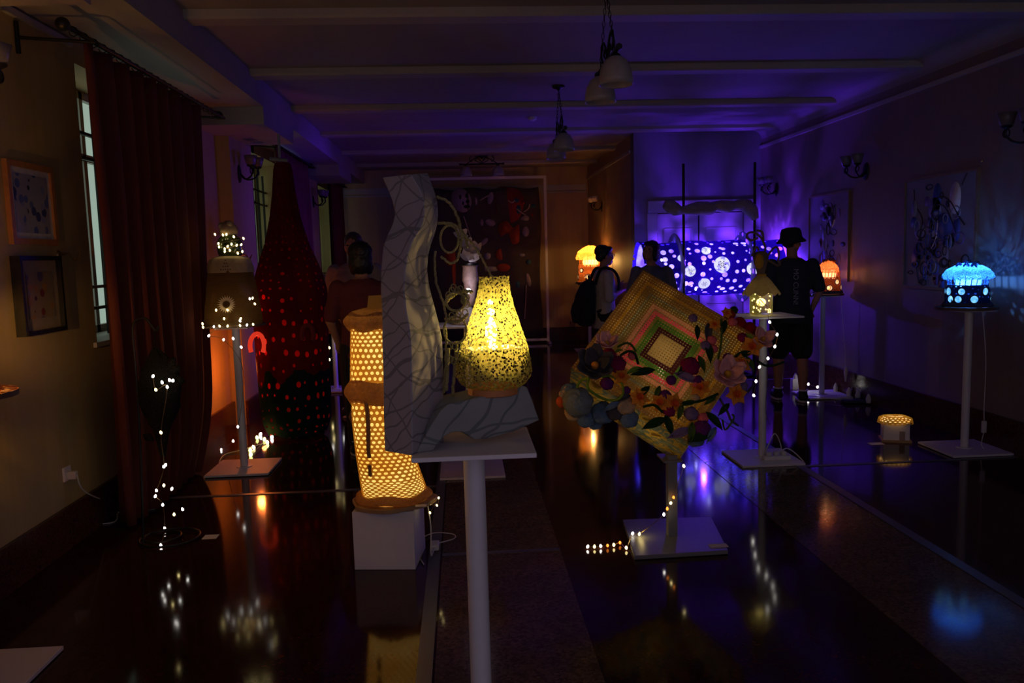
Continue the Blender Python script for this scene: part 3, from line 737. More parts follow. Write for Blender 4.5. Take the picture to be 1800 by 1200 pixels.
def daffodil(px, py, r=.045, off=.05):
    c = onface(px, py, off); R = frame((Nu+V(random.uniform(-.3, .3), 0, random.uniform(-.3, .2))).normalized(), random.random()*2)
    b = MB(); petals(b, c, R, 6, r, r*.42, .004, .0, 0)
    b.lathe([(r*.25, .0), (r*.3, r*.25), (r*.36, r*.42), (r*.30, r*.40), (r*.2, r*.1), (.001, .003)], 16, c, mi=1, closed=False, R=R)
    o = b.obj('daffodil', [M['orange'], M['darko']], F, sharp=180); so = o.modifiers.new('t', 'SOLIDIFY'); so.thickness = .003
def magnolia(px, py, r=.07, off=.06, m='pink', core='yel', n=6, dirv=None, nm='magnolia_flower'):
    c = onface(px, py, off); R = frame(dirv or Nu, .4)
    b = MB(); petals(b, c, R, n, r, r*.5, r*.35, r*.45, 0, pointed=False); petals(b, c, frame(dirv or Nu, 1), max(3, n-3), r*.7, r*.42, r*.6, r*.5, 0, pointed=False)
    b.ball(c+R@V(0, 0, r*.25), (r*.22, r*.22, r*.32), 10, 8, mi=1, R=R)
    o = b.obj(nm, [M[m], M[core]], F, sharp=180); so = o.modifiers.new('t', 'SOLIDIFY'); so.thickness = .004
def pompom(px, py, r, m, off=.04, nm='wool_rosette', flat=.7):
    c = onface(px, py, off); R = frame(Nu); b = MB(); rows = []; n, mm = 24, 12
    for i in range(mm+1):
        t = max(.01, min(pi-.01, pi*i/mm)); row = []
        for j in range(n):
            a = 2*pi*j/n; rr = r*(1+.10*sin(a*5+t*6)); row.append(c+R@V(rr*sin(t)*cos(a), rr*sin(t)*sin(a), -rr*cos(t)*flat))
        rows.append(row)
    b.grid(rows, cu=True); b.obj(nm, M[m], F, sharp=180)
def leaf(px, py, ln, ang, m='dgreen', off=.035, w=.4):
    c = onface(px, py, off); R = frame(Nu); b = MB(); rows = []
    for i in range(9):
        t = i/8; wv = ln*w*sin(pi*t)**.8*(1-.3*t)+.0005; row = []
        for j in range(5):
            s = (j/4-.5)*2; x = (t-.5)*ln*1.0; y = s*wv*.5
            row.append(c+R@V(x*cos(ang)-y*sin(ang), x*sin(ang)+y*cos(ang), .012*sin(pi*t)-.006*(1-abs(s))+.008*abs(s)))
        rows.append(row)
    b.grid(rows); o = b.obj('leaf', M[m], F, sharp=180); so = o.modifiers.new('t', 'SOLIDIFY'); so.thickness = .003
def vine(pp, r=.005, m='dgreen', off=.05, nm='vine'):
    pts = [onface(x, y, off+.015*sin(i*1.7)) for i, (x, y) in enumerate(pp)]; b = MB(); b.tube(smoothpath(pts, 8), r, 7); b.obj(nm, M[m], F)
# (positions read off the sculpture's own face)
for x, y, r in ((1092,662,.046),(1124,699,.052),(1160,708,.05),(1184,709,.056),(1231,682,.055),(1322,609,.058),(1302,640,.055),(1294,693,.056),(1256,571,.032),(1277,550,.03)): daffodil(x, y, r)
magnolia(1278, 660, .085, .07); magnolia(1066, 608, .06, .07, dirv=(Nu+V(0, 0, .8)).normalized()); magnolia(1340, 598, .06, .03, n=4)
magnolia(1045, 645, .095, .07, 'char', 'orange', 6, nm='dark_poppy')
for x, y, r, m in ((1213,644,.050,'mag'),(1227,669,.028,'purple'),(1224,677,.022,'coral'),(1169,696,.033,'purple'),(1176,722,.032,'mag'),(1215,727,.036,'lilac'),(1234,752,.042,'purple'),(1236,735,.028,'coral'),
                   (1180,668,.026,'purple'),(1240,607,.026,'lilac'),(1085,640,.045,'mag'),(1070,625,.04,'mag'),(1067,674,.034,'purple'),(1288,566,.024,'coral'),(1305,593,.026,'mag'),(1101,686,.022,'purple'),
                   (1218,559,.024,'lilac'),(1255,613,.022,'coral'),(1279,628,.024,'purple'),(1304,678,.03,'lilac'),(1112,625,.024,'coral'),(1223,700,.022,'cream'),(1251,598,.026,'coral')): pompom(x, y, r, m)
pompom(1016, 707, .075, 'grey', .035, 'crochet_ball', 1.0); pompom(1003, 690, .05, 'bluew', .0, 'crochet_ball', 1.0); pompom(988, 706, .03, 'darko', -.02, flat=1)
for x, y, l, a, m in ((1200,650,.09,.8,'dgreen'),(1225,585,.09,1.5,'dgreen'),(1271,577,.10,1.2,'dgreen'),(1304,625,.11,.3,'dgreen'),(1130,690,.10,.7,'dgreen'),(1150,745,.14,.4,'dgreen'),(1175,748,.12,1.8,'dgreen'),
                      (1230,770,.13,.3,'dgreen'),(1255,740,.12,2.2,'dgreen'),(1130,655,.13,.2,'dgreen'),(1114,652,.09,.4,'lgreen'),(1087,618,.05,.3,'lgreen'),(1195,725,.09,1.2,'mgreen'),(1233,640,.10,1.8,'mgreen'),
                      (1208,710,.09,.2,'mgreen'),(1318,594,.07,2.4,'lgreen'),(1155,690,.08,1.1,'mgreen'),(1215,760,.11,1.4,'mgreen'),(1248,705,.08,.6,'mgreen'),(1318,640,.09,1.9,'mgreen'),(1207,665,.14,2.7,'lilac'),
                      (1244,585,.12,1.4,'char'),(1246,620,.12,1.6,'dgreen'),(1195,762,.14,.35,'lilac'),(1250,765,.10,1,'bluew'),(1272,720,.09,.8,'dgreen'),(1095,700,.10,.4,'char'),(1075,715,.10,.5,'bluew')): leaf(x, y, l, a, m)
vine([(1030,690),(1020,695),(1015,680),(1022,668),(1035,664)], .007, 'lgreen'); vine([(1035,665),(1033,680),(1045,692),(1065,702),(1085,702),(1095,690),(1092,672),(1075,661),(1058,662)], .007, 'lgreen')
vine([(1085,610),(1100,603),(1110,606),(1118,618)], .006, 'mgreen'); vine([(1090,625),(1105,617),(1116,622),(1122,640)], .007, 'dgreen', .06)
vine([(1330,633),(1345,642),(1360,642),(1378,636)], .006, 'dgreen', .03); vine([(1290,690),(1310,690),(1322,680),(1328,675)], .006, 'char', .03)
vine([(1265,700),(1278,722),(1285,738),(1298,748)], .006, 'char', .03); vine([(1270,738),(1275,755),(1290,735),(1287,728)], .005, 'mgreen', .03)
vine([(1200,708),(1230,705),(1262,692)], .007, 'dgreen', .06); vine([(1268,560),(1268,600),(1260,640)], .006, 'mgreen', .04); vine([(1130,715),(1150,712),(1165,725)], .007, 'dgreen', .05)
# ruffled red and orange back edge, reef scraps on the lower side
for x, y, r, m in ((1283,553,.03,'red'),(1300,568,.035,'red'),(1318,577,.035,'red'),(1290,545,.022,'dgreen')): pompom(x, y, r, m, -.02)
for x, y, r, m, off in ((1060,725,.06,'bluew',-.05),(1030,735,.05,'bluew',-.07),(1008,725,.045,'cream',-.06),(1082,722,.05,'char',-.02),(1105,735,.05,'bluew',-.03),(1100,712,.05,'cream',0),(1222,768,.05,'bluew',-.02),(1046,742,.04,'bluew',-.12)): pompom(x, y, r, m, off, 'coral_tuft', .5)
for k in range(3):
    o = onface(995, 680, .03); b = MB(); a = 1.2+.5*k
    b.tube(smoothpath([o, o+V(.02*cos(a*2), -.01, -.03), o+V(.04*cos(a*2), -.01, -.05+.02*k)], 5), [.008]*5+[.013]*5+[.004], 8); b.obj('coral_finger', M['cream'], F)
lamp('diamond_light', D0-Nu*.11+Au*.02+Bu*.02, 1.25, (1, .74, .42), .05, F)

lamp('diamond_low_light', D0+Bu*.24+Au*.16-Nu*.2, .42, (1, .62, .16), .04, F)
lamp('diamond_left_light', D0+Bu*.24-Au*.16-Nu*.2, .16, (1, .62, .16), .04, F)

# ------------------------------------------------------------ lanterns (shared builder)
def lantern(c, rb, hb, cols, body, core, cap_m, label, watts, lc, kind, seed=1, capk=1.0, band=.25):
    """c: centre of base, on its board; body with round windows, open lit band, ruffled cap"""
    rng = random.Random(seed); x, y, z = c
    T_ = thing('crochet_lantern', label, 'lantern', c)
    b = MB()
    prof = [(rb*1.05, 0), (rb*1.08, hb*.05), (rb*1.0, hb*.12), (rb*.97, hb*.3), (rb*.95, hb*.45), (rb*.90, hb*.52)]
    b.lathe(prof, 48, (x, y, z), closed=False, wob=lambda a, k: 1+.03*sin(9*a+k*6)+.02*sin(17*a))
    b.obj('crochet_body', body, T_, sharp=180)
    b = MB(); b.lathe([(rb*1.15, 0), (rb*1.2, .01), (rb*1.1, .03)], 32, (x, y, z), closed=False, wob=lambda a, k: 1+.04*sin(24*a)); b.obj('fringe', M['char'], T_)
    # round glowing windows set in the body
    for k in range(14):
        a = -pi/2+(k-3.5)*.62*(1 if kind else .9); zz = z+hb*(.19 if k % 2 else .37); r = rb*rng.uniform(.13, .21)
        R = Matrix.Rotation(a, 3, 'Z') @ Matrix.Rotation(pi/2, 3, 'Y')
        q = MB(); q.lathe([(r*1.25, 0), (r*1.25, .006), (r, .008), (r, .0)], 16, (x+rb*.985*cos(a), y+rb*.985*sin(a), zz), closed=False, R=R)
        q.lathe([(r, .004), (.0005, .006)], 16, (x+rb*.985*cos(a), y+rb*.985*sin(a), zz), mi=1, closed=False, R=R)
        q.obj('round_window', [M['char'], core], T_)
    # ribbed open band under the cap
    b = MB(); n = 22
    for k in range(n):
        a = 2*pi*k/n; b.tube([(x+rb*.88*cos(a), y+rb*.88*sin(a), z+hb*.50), (x+rb*.93*cos(a+.05), y+rb*.93*sin(a+.05), z+hb*.70)], .004, 6)
    b.obj('band_ribs', cap_m, T_)
    b = MB(); b.lathe([(rb*.55, hb*.46), (rb*.62, hb*.60), (rb*.55, hb*.74)], 24, (x, y, z), closed=False); b.obj('lit_sleeve', core, T_)
    b = MB()
    b.lathe([(rb*1.04*capk, hb*.65), (rb*1.12*capk, hb*.70), (rb*1.08*capk, hb*.78), (rb*.92*capk, hb*.88), (rb*.6*capk, hb*.97), (rb*.25*capk, hb*1.03), (.001, hb*1.04)], 48, (x, y, z), closed=False,
            wob=lambda a, k: 1+.05*sin(6*a+seed)+.045*sin(15*a+k*9))
    b.obj('ruffled_cap', cap_m, T_, sharp=180)
    for k in range(9):
        a = rng.uniform(0, 6.3); rr = rb*rng.uniform(.1, .7)*capk; b = MB()
        pc = V(x+rr*cos(a), y+rr*sin(a), z+hb*(1.03-.12*(rr/rb))); b.tube([pc+V(.02*cos(t_), .02*sin(t_)*.6, .015*sin(t_*2)+.01) for t_ in [i*pi/4 for i in range(8)]], .006, 6, closed=True)
        b.obj('cap_curl', cap_m if k % 3 else M['char'], T_, sharp=180)
    lamp('lantern_light', (x, y, z+hb*.60), watts, lc, .012, T_)
    return T_
M['cy_core'] = glow_var('cyan_lit_lining', (.05, .35, 1), (.35, .8, 1), 2.4, 30, .35, .7, see=.5)
M['cy_cap'] = knit('cyan_lit_ruffle', (.30, .62, .95), .75, .34, 110, (.08, .2, .5))
M['navy'] = spotted('navy_crochet', (.008, .016, .05), 22, 8, .08, .22, .05, dens=.5)
M['or_core'] = glow_var('orange_lit_lining', (1, .38, .10), (1, .68, .36), 2.2, 40, .35, .7, see=.5)
M['or_cap'] = knit('orange_lit_ruffle', (.95, .42, .18), .75, .36, 110, (.5, .12, .04))
M['brown'] = spotted('brown_crochet', (.22, .07, .03), 40, 16, .12, .30, .5, dens=.7)
M['or2'] = knit('amber_lit_ruffle', (1, .55, .18), .8, .34, 130, (.6, .2, .03))
bx, by = 3.735, 5.68
b = MB(); b.prism([(.215*cos(a)*(1+.03*sin(3*a)), .2*sin(a)) for a in [2*pi*k/36 for k in range(36)]], .02, lambda u, v, ww: V(bx+u, by+v, 1.066+ww)); tag(b.obj('round_board', M['darkwood']), 'dark round board beneath the blue lantern', 'board')
lantern((bx-.0, by, 1.088), .145, .31, None, M['navy'], M['cy_core'], M['cy_cap'], 'dark blue crochet lantern with cyan light under a ruffled cap', 13, (.07, .27, 1), 0, 3, 1.03)
b = MB(); b.prism([(.19*cos(a), .18*sin(a)) for a in [2*pi*k/36 for k in range(36)]], .016, lambda u, v, ww: V(3.76+u, 8.06+v, 1.056+ww)); tag(b.obj('round_board', M['darkwood']), 'dark round board beneath the orange lantern on the right', 'board')
lantern((3.79, 8.06, 1.074), .125, .33, None, M['brown'], M['or_core'], M['or_cap'], 'brown crochet lantern with orange cap and round glowing windows by the right wall', 2.0, (1, .38, .16), 1, 5, .72)
b = MB(); b.prism([(.2*cos(a), .19*sin(a)) for a in [2*pi*k/30 for k in range(30)]], .016, lambda u, v, ww: V(2.04+u, 12.6+v, 1.061+ww)); tag(b.obj('round_board', M['darkwood']), 'dark board beneath the amber lantern in the alcove', 'board')
lantern((2.05, 12.6, 1.079), .20, .58, None, M['brown'], M['or_core'], M['or2'], 'far amber crochet lantern glowing in the alcove behind the backpack wearer', 24, (1, .52, .12), 1, 8, 1.0)
b = MB(); b.prism([(.20*cos(a), .19*sin(a)) for a in [2*pi*k/36 for k in range(36)]], .02, lambda u, v, ww: V(-1.86+u, 3.0+v, 1.086+ww)); tag(b.obj('round_board', M['darkwood']), 'reddish brown round board jutting in at the left edge', 'board')
lantern((-1.875, 3.0, 1.108), .12, .30, None, M['brown'], M['or_core'], M['or_cap'], 'orange crochet lantern cut off by the left edge', 55, (1, .52, .12), 1, 11, 1.15)

# ------------------------------------------------------------ blue spotted drum between two poles
DYc, DZc, DR = 9.85, 1.335, .335
B = thing('blue_spotted_drum', 'long horizontal drum of dark blue spotted crochet glowing from inside', 'lamp sculpture', (3.1, DYc, 0))
M['drum'] = spotted('dark_blue_crochet', (.05, .02, .22), 20, 16, .10, .32, .06, col2=(.015, .008, .07), rand=.85)
def drum(x0, x1, r, m, nm, sag=0):
    b = MB(); rows = []
    for i in range(25):
        t = i/24; row = []
        for j in range(64):
            a = 2*pi*j/64+pi/2; rr = r*(1+.02*sin(6*a+t*9)+.02*sin(t*17+a))
            row.append(V(x0+(x1-x0)*t, DYc+rr*cos(a), DZc+rr*sin(a)))
        rows.append(row)
    b.grid(rows, cu=True); return b.obj(nm, m, B, sharp=180)
drum(2.20, 3.95, DR, M['drum'], 'crochet_shell')
M['bl_core'] = glow_var('blue_lit_sleeve', (.14, .08, .95), (.50, .46, 1), 3.0, 7, .38, .66, see=.6)
o = drum(2.24, 3.91, DR*.90, M['bl_core'], 'lit_sleeve')
M['medal'] = glow_var('white_lace_medallion', (.28, .24, 1), (.80, .80, 1), 1.0, 24, .38, .5)  # medallions emit, standing in for inner light coming through the lace
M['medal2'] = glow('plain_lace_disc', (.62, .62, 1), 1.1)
for px, py, r in ((1269, 465, .098), (1213, 476, .068), (1240, 498, .072), (1244, 441, .055), (1198, 454, .042), (1323, 472, .075)):
    p = at(px, py, DYc-DR); a = math.asin(max(-.98, min(.98, (p.z-DZc)/DR)))
    cpt = V(p.x, DYc-(DR+.008)*cos(a), DZc+(DR+.008)*sin(a)); nrm = V(0, -cos(a), sin(a)); R = frame(nrm)
    b = MB(); b.lathe([(r, -.006), (r, .002), (r*.75, .006), (.001, .008)], 28, cpt, R=R, closed=False)
    for k in range(6): b.ball(cpt+R@V(r*.42*cos(k*pi/3), r*.42*sin(k*pi/3), .008), r*.09, 8, 5, mi=1)
    b.tube([cpt+R@V(r*.2*cos(k*pi/6), r*.2*sin(k*pi/6), .009) for k in range(12)], r*.045, 5, closed=True, mi=1)
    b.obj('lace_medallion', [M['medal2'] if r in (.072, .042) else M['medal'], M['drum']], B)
M['disc'] = mat('pale_blue_disc', (.42, .40, .62), .6, var=.1, bump=.1)
for x in (2.655, 3.52):
    b = MB(); b.lathe([(DR+.012, -.012), (.43, -.01), (.44, 0), (.43, .01), (DR+.012, .012)], 48, (x, DYc, DZc), R=Matrix.Rotation(pi/2, 3, 'Y'), closed=False); b.obj('disc', M['disc'], B)
for x, y in ((2.665, DYc-.0), (3.53, DYc)):
    b = MB(); b.tube([(x, y-DR-.06, 0.0), (x, y-DR-.06, 2.58)], .016, 10); b.tube([(x-.12, y-DR-.06, .012), (x+.12, y-DR-.06, .012)], .014, 8); b.tube([(x, y-DR-.2, .012), (x, y-DR+.3, .012)], .014, 8); b.obj('pole', M['black'], B)
b = MB()
b.tube([(2.665, DYc-DR-.06, DZc), (2.665, DYc, DZc)], .01); b.tube([(3.53, DYc-DR-.06, DZc), (3.53, DYc, DZc)], .01); b.tube([(2.665, DYc, DZc), (3.53, DYc, DZc)], .012); b.obj('axle', M['black'], B)
# twisted roll of wool across the top
pp = [(1168,358),(1178,362),(1188,368),(1200,370),(1215,368),(1232,366),(1248,366),(1256,362),(1268,362),(1280,363),(1292,360),(1304,359),(1312,362),(1322,372),(1328,385)]
rd = [.05, .085, .075, .045, .075, .085, .085, .055, .07, .075, .05, .065, .085, .08, .04]
b = MB(); pts = smoothpath([at(x, y, DYc-DR-.06) for x, y in pp], 3); rr = []
for i in range(len(pts)): f_ = i/3; a = int(f_); rr.append(rd[min(a, 14)]*(1-(f_-a))+rd[min(a+1, 14)]*(f_-a)); rr[-1] *= .95+.1*random.random()
b.tube(pts, rr, 14); lab(b.obj('wool_roll', mat('grey_felted_wool', (.30, .28, .26), .95, var=.3, scale=40, bump=.6), B, sharp=180), 'grey lumpy roll of felted wool')
for x, pw in ((2.30, .03), (3.05, .75), (3.90, .45)):
    lamp('drum_light', (x, DYc, DZc), BLUE_W*pw, (.11, .02, 1), .05, B)
for px, py in ((1163, 457), (1223, 507)):
    pass
leds = [at(1163, 457, 9.47), at(1223, 508, 9.47), at(1246, 441, 9.46), at(1168, 515, 9.5)]
string_lights('s', [leds[0], leds[3], leds[1], leds[2]], leds, 'short string of blue-white lights on the spotted drum', 'led_blue', 'wire', .016)

# ------------------------------------------------------------ burlap bell lamp on left stand
LX, LY, LZ = -1.70, 6.02, 1.086
b = MB(); b.prism([(.225*cos(a)*(1+.04*sin(2*a)), .2*sin(a)) for a in [2*pi*k/36 for k in range(36)]], .016, lambda u, v, ww: V(LX+u, LY+v, LZ+ww)); tag(b.obj('round_board', M['darkwood']), 'dark oval board under the burlap bell lamp', 'board')
T2 = thing('burlap_bell_lamp', 'brown burlap bell-shaped lamp with a white flower and a bottle neck top', 'lamp', (LX, LY, LZ))
M['burlap'] = lace('brown_burlap', (.17, .105, .045), 90, 60, .22, .4, col2=(.09, .055, .02), jitter=.02)
z0 = LZ+.018
b = MB(); b.lathe([(.20, 0), (.205, .03), (.195, .12), (.18, .22), (.168, .32), (.155, .40), (.14, .45)], 48, (LX, LY, z0), closed=False, wob=lambda a, k: 1+.015*sin(8*a)); b.obj('burlap_skirt', M['burlap'], T2, sharp=180)
b = MB(); b.lathe([(.165, .38), (.16, .43), (.145, .475), (.12, .49), (.075, .50)], 48, (LX, LY, z0), closed=False, wob=lambda a, k: 1+.02*sin(11*a+1)+(.04*sin(5*a) if k < .1 else 0)); b.obj('lace_collar', mat('beige_lace', (.36, .27, .17), .9), T2, sharp=180)
b = MB()
rng = random.Random(2)
for k, n in enumerate((1, 2, 3, 5)):
    for j in range(n): b.ball((LX+.012+(j-(n-1)/2)*.016, LY-.158-.003*k, z0+.47-.022*k), .0045, 6, 4)
b.obj('stitched_beads', M['char'], T2)
b = MB(); b.lathe([(.075, .495), (.085, .52), (.09, .56), (.088, .60), (.07, .635), (.05, .65), (.05, .67)], 32, (LX+.005, LY, z0)); b.obj('bottle', mat('dark_green_glass', (.03, .04, .015), .12, var=.1, bump=0), T2)
b = MB(); b.lathe([(.06, .655), (.068, .68), (.055, .72), (.035, .745), (.01, .76)], 24, (LX, LY, z0), wob=lambda a, k: 1+.12*sin(3*a+2*k)); b.ball((LX-.035, LY-.02, z0+.72), .028, 10, 8); b.ball((LX+.02, LY-.03, z0+.735), .025, 10, 8); b.obj('gathered_cloth_top', mat('taupe_cloth', (.30, .20, .12), .9), T2, sharp=180)
fc = V(LX+.01, LY-.192, z0+.155); Rf = frame(V(.05, -1, .12)); b = MB(); petals(b, fc, Rf, 22, .048, .007, .0, .002, 0, True, .018); b.lathe([(.022, .004), (.026, .007), (.012, .01), (.0005, .006)], 20, fc, mi=1, R=Rf, closed=False); b.lathe([(.04, -.001), (.02, .003)], 24, fc, R=Rf, closed=False)
b.obj('white_flower', [mat('white_felt', (.75, .62, .45), .9), M['burlap']], T2)
lamp('bell_light', (LX, LY-.05, z0+.10), .35, (1, .6, .2), .04, T2)
bl = [at(x, y, LY-.09) for x, y in ((378,412),(392,413),(398,412),(411,416),(428,419),(384,428),(385,434),(407,429),(416,431),(424,430),(395,437),(400,433),(404,440),(418,445),(426,442),(395,442))]
string_lights('s', bl, bl, 'string lights wound round the bottle neck of the burlap lamp', 'led_warm', 'clearwire', .0085)
bl = [at(x, y, LY-.22) for x, y in ((356,569),(357,575),(376,574),(386,573),(400,573),(422,572),(434,571),(445,570),(444,524),(448,534),(439,525),(380,545),(394,560),(423,560),(422,564),(400,545))]
string_lights('s', bl[:8][::1], bl, 'string lights along the rim of the burlap bell lamp', ['led_warm', 'led_warm', 'led', 'led_warm'], 'clearwire', .0085)
bl = [at(x, y, LY-.25) for x, y in ((367,590),(393,597),(410,595),(424,610),(418,750),(410,775)
      )]+[floorpt(389, 792)+V(0, 0, .01)]
string_lights('s', [at(380,578,LY-.24), bl[0], bl[1], at(425,640,LY-.1), at(426,700,LY-.08), bl[4], bl[5], bl[6]], bl, 'loose string of lights hanging beside the left stand down to the floor', 'led', 'clearwire', .0095)

# ------------------------------------------------------------ tall red bottle sculpture
RX, RY = -1.52, 7.15
T3 = thing('red_crochet_bottle', 'very tall dark red crochet bottle shape, green below, dotted with small openings', 'lamp sculpture', (RX, RY, 0))
M['redc'] = spotted('dark_red_crochet', (.12, .005, .003), 22, 27, .08, .22, .25, col2=(.006, .03, .02), rand=.5, dens=.85, grad=.27)
kz = [(0.03, .26), (.15, .30), (.35, .31), (.6, .315), (.85, .32), (1.1, .325), (1.3, .32), (1.42, .295), (1.55, .25), (1.68, .20), (1.8, .165), (1.95, .13), (2.15, .10), (2.35, .08), (2.42, .06)]
def redshape(f):
    rows = []
    for i in range(len(kz)-1):
        for s in range(4):
            t = s/4; z = kz[i][0]*(1-t)+kz[i+1][0]*t; r = kz[i][1]*(1-t)+kz[i+1][1]*t
            rows.append([V(RX+r*f*cos(2*pi*j/64)*(1+.02*sin(7*2*pi*j/64+z*5)), RY+r*f*.85*sin(2*pi*j/64), z+.012*sin(5*2*pi*j/64)*(1 if z < .3 else 0)) for j in range(64)])
    return rows
b = MB(); b.grid(redshape(1), cu=True); b.obj('crochet_shell', M['redc'], T3, sharp=180)
M['redlin'], t, p = newmat('red_translucent_lining'); tl = nd(t, 'ShaderNodeBsdfTranslucent'); tl.inputs[0].default_value = (.9, .06, .03, 1); t.links.new(tl.outputs[0], t.nodes['Material Output'].inputs[0])
b = MB(); b.grid(redshape(.965), cu=True); b.obj('lining', M['redlin'], T3, sharp=180)
# large horseshoe appliques
for px, py, rx, ry in ((452, 607, .085, .15), (541, 588, .07, .12)):
    pts = [at(px+ (rx*1400/RY)*cos(a)*.75, py-(ry*1400/RY)*sin(a)*.7, RY-.27+(.05 if px < 460 else .02)) for a in [radians(-35+250*k/14) for k in range(15)]]
    b = MB(); b.tube(pts, .02, 8); o = b.obj('horseshoe_applique', glow('painted_glow_red_cord', (1, .05, .02), .6) if px < 460 else mat('dull_red_cord', (.16, .01, .01), .8), T3);  # left cord is no lamp; its lit look is put into the emission
    if px < 460: lab(o, 'red horseshoe shape with a painted-on glow')
b = MB(); b.tube([(RX-.02, RY, 2.38), (RX-.02, RY, 2.65)], .012, 8); b.tube([(RX-.10, RY-.02, 2.44), (RX+.05, RY-.02, 2.42)], .016, 8); b.obj('hanging_rod', M['steel'], T3)
b = MB(); b.lathe([(.16, 0), (.17, .012), (.05, .03)], 24, (RX, RY, .003)); b.tube([(RX, RY, .02), (RX-.02, RY, 2.4)], .012, 8); b.obj('inner_stand', M['black'], T3)
for dz, pw, dx_ in ((.45, .22, -.17), (.85, .9, -.20), (1.2, .5, -.16), (.75, .04, .1)):
    lamp('bottle_light', (RX+dx_, RY-.10, dz), pw*.55, (1, .07, .03), .02, T3)
lamp('bottle_floor_light', (RX-.25, RY-.2, .06), .5, (1, .30, .06), .02, T3)
lamp('bottle_side_light', (RX-.36, RY+.05, .62), 9, (1, .20, .03), .04, T3)
px_ = ((440,790),(446,785),(452,768),(458,762),(465,771),(470,776),(441,798),(478,767),(523,757),(530,755),(545,757))
bl = [floorpt(x, y+4)+V(0, 0, .014) for x, y in px_]
string_lights('s', bl, bl, 'yellow-green string lights bunched on the floor at the foot of the red bottle', ['led_green', 'led_warm', 'led_green', 'led'], 'wire', .017)

# ------------------------------------------------------------ tangled wire basket on rear left stand
T4 = thing('wire_tangle_basket', 'dark tangled wire basket with small lights on the rear left stand', 'lamp sculpture', (-1.55, 9.6, 1.1))
b = MB(); b.lathe([(.10, 0), (.19, .06), (.20, .12), (.19, .13), (.09, .01)], 32, (-1.55, 9.6, 1.102), closed=False, sx=1.0, wob=lambda a, k: 1+.04*sin(5*a)); b.obj('bowl', mat('pale_grey_bowl', (.35, .33, .36), .5), T4)
b = MB(); rng = random.Random(5)
for k in range(16):
    pts = []; ph = rng.uniform(0, 6)
    for i in range(6):
        a = ph+i*.7; pts.append(V(-1.55+rng.uniform(.12, .22)*cos(a), 9.6+.15*sin(a), 1.2+.06*sin(i*1.7+k)+rng.uniform(0, .2)))
    b.tube(smoothpath(pts, 4), rng.uniform(.006, .012), 6)
b.obj('wire_tangle', M['wire'], T4)
bl = [V(-1.55+rng.uniform(-.18, .2), 9.42+rng.uniform(0, .1), 1.18+rng.uniform(0, .16)) for k in range(16)]
string_lights('s', bl, bl, 'string lights woven through the dark wire basket', 'led_warm', 'clearwire', .010)
bl = [at(x, y, 9.36) for x, y in ((575,527),(564,539),(591,539),(568,560),(604,588),(576,595),(579,611),(597,610),(579,632),(566,520))]
string_lights('s', [bl[0], bl[1], bl[3], bl[5], bl[6], bl[8], bl[7], bl[4], bl[2]], bl, 'string of lights trailing below the rear left stand', ['led_warm', 'led'], 'clearwire', .015)

# ------------------------------------------------------------ shepherd hook with hanging dark shape
HX, HY = -1.80, 4.42
T5 = thing('shepherd_hook_stand', 'black iron hook stand with spiral foot in front of the curtain', 'hook stand', (HX, HY, 0))
b = MB()
p_top = at(235, 568, HY)
hook = [at(252, 953, HY), at(249, 850, HY), at(245, 750, HY), at(238, 640, HY), at(233, 580, HY), at(240, 562, HY), at(256, 560, HY), at(266, 572, HY), at(274, 581, HY), at(279, 573, HY)]
hook[0].z = .01
b.tube(smoothpath(hook, 6), .007, 8); b.obj('hook_rod', M['black'], T5)
b = MB(); cc = floorpt(308, 946); sp_ = []
for k in range(60):
    a = pi+2*pi*1.9*k/59; r = .20*(1-.62*k/59); sp_.append(V(cc.x+r*cos(a)*.95-.08*k/59, cc.y+r*sin(a)*.9, .010+.012*(k/59)))
b.tube(sp_, .007, 8); b.obj('spiral_foot', M['black'], T5)
T6 = thing('hanging_knitted_form', 'black knitted leaf-shaped form hanging from the iron hook', 'hanging sculpture', tuple(at(272, 590, HY)))
M['blk'] = knit('black_knit', (.012, .012, .010), .05, 0, 120)
b = MB(); rows = []
kk = [(612, 272, 3), (625, 275, 14), (645, 277, 27), (668, 280, 34), (690, 283, 36), (715, 285, 33), (735, 284, 24), (752, 283, 16), (770, 284, 11), (790, 286, 7), (806, 288, 3)]
for i in range(len(kk)-1):
    for s in range(3):
        t = s/3; y, cx, wd = [kk[i][q]*(1-t)+kk[i+1][q]*t for q in range(3)]; c = at(cx, y, HY); r = wd*HY/1400
        rows.append([c+V(r*cos(a)*(1+.10*sin(3*a+i)), r*.55*sin(a), .008*sin(4*a+i)) for a in [2*pi*j/28 for j in range(28)]])
b.grid(rows, cu=True); b.obj('body', M['blk'], T6, sharp=180)
b = MB(); c0 = at(272, 612, HY); b.tube([at(272, 581, HY)+V(0, 0, .0), c0], .003, 6); b.obj('hanging_cord', M['blk'], T6)
for x, y, a in ((305, 650, .4), (312, 668, -.3), (300, 640, 1.0), (262, 770, 2.6), (268, 745, 2.2), (256, 690, 3.3)):
    c = at(x, y, HY-.03); b = MB(); rows = []
    for i in range(6):
        t = i/5; wv = .022*sin(pi*t)+.001; rows.append([c+V((t-.4)*.07*cos(a)-s*wv*sin(a), .008*s*s, (t-.4)*.07*sin(a)+s*wv*cos(a)) for s in (-1, 0, 1)])
    b.grid(rows); o = b.obj('petal_flap', M['blk'], T6, sharp=180); o.modifiers.new('t', 'SOLIDIFY').thickness = .004
bl = [at(x, y, HY-.13) for x, y in ((269,661),(285,672),(274,685),(298,668),(304,669),(294,680),(283,760))]+[at(x, y, HY-.02) for x, y in ((288,820),(291,817),(275,862),(288,853),(302,859),(273,872),(286,887),(306,904),(321,895))]+[floorpt(290, 934)+V(0, 0, .02), floorpt(283, 962)+V(0, 0, .012)]
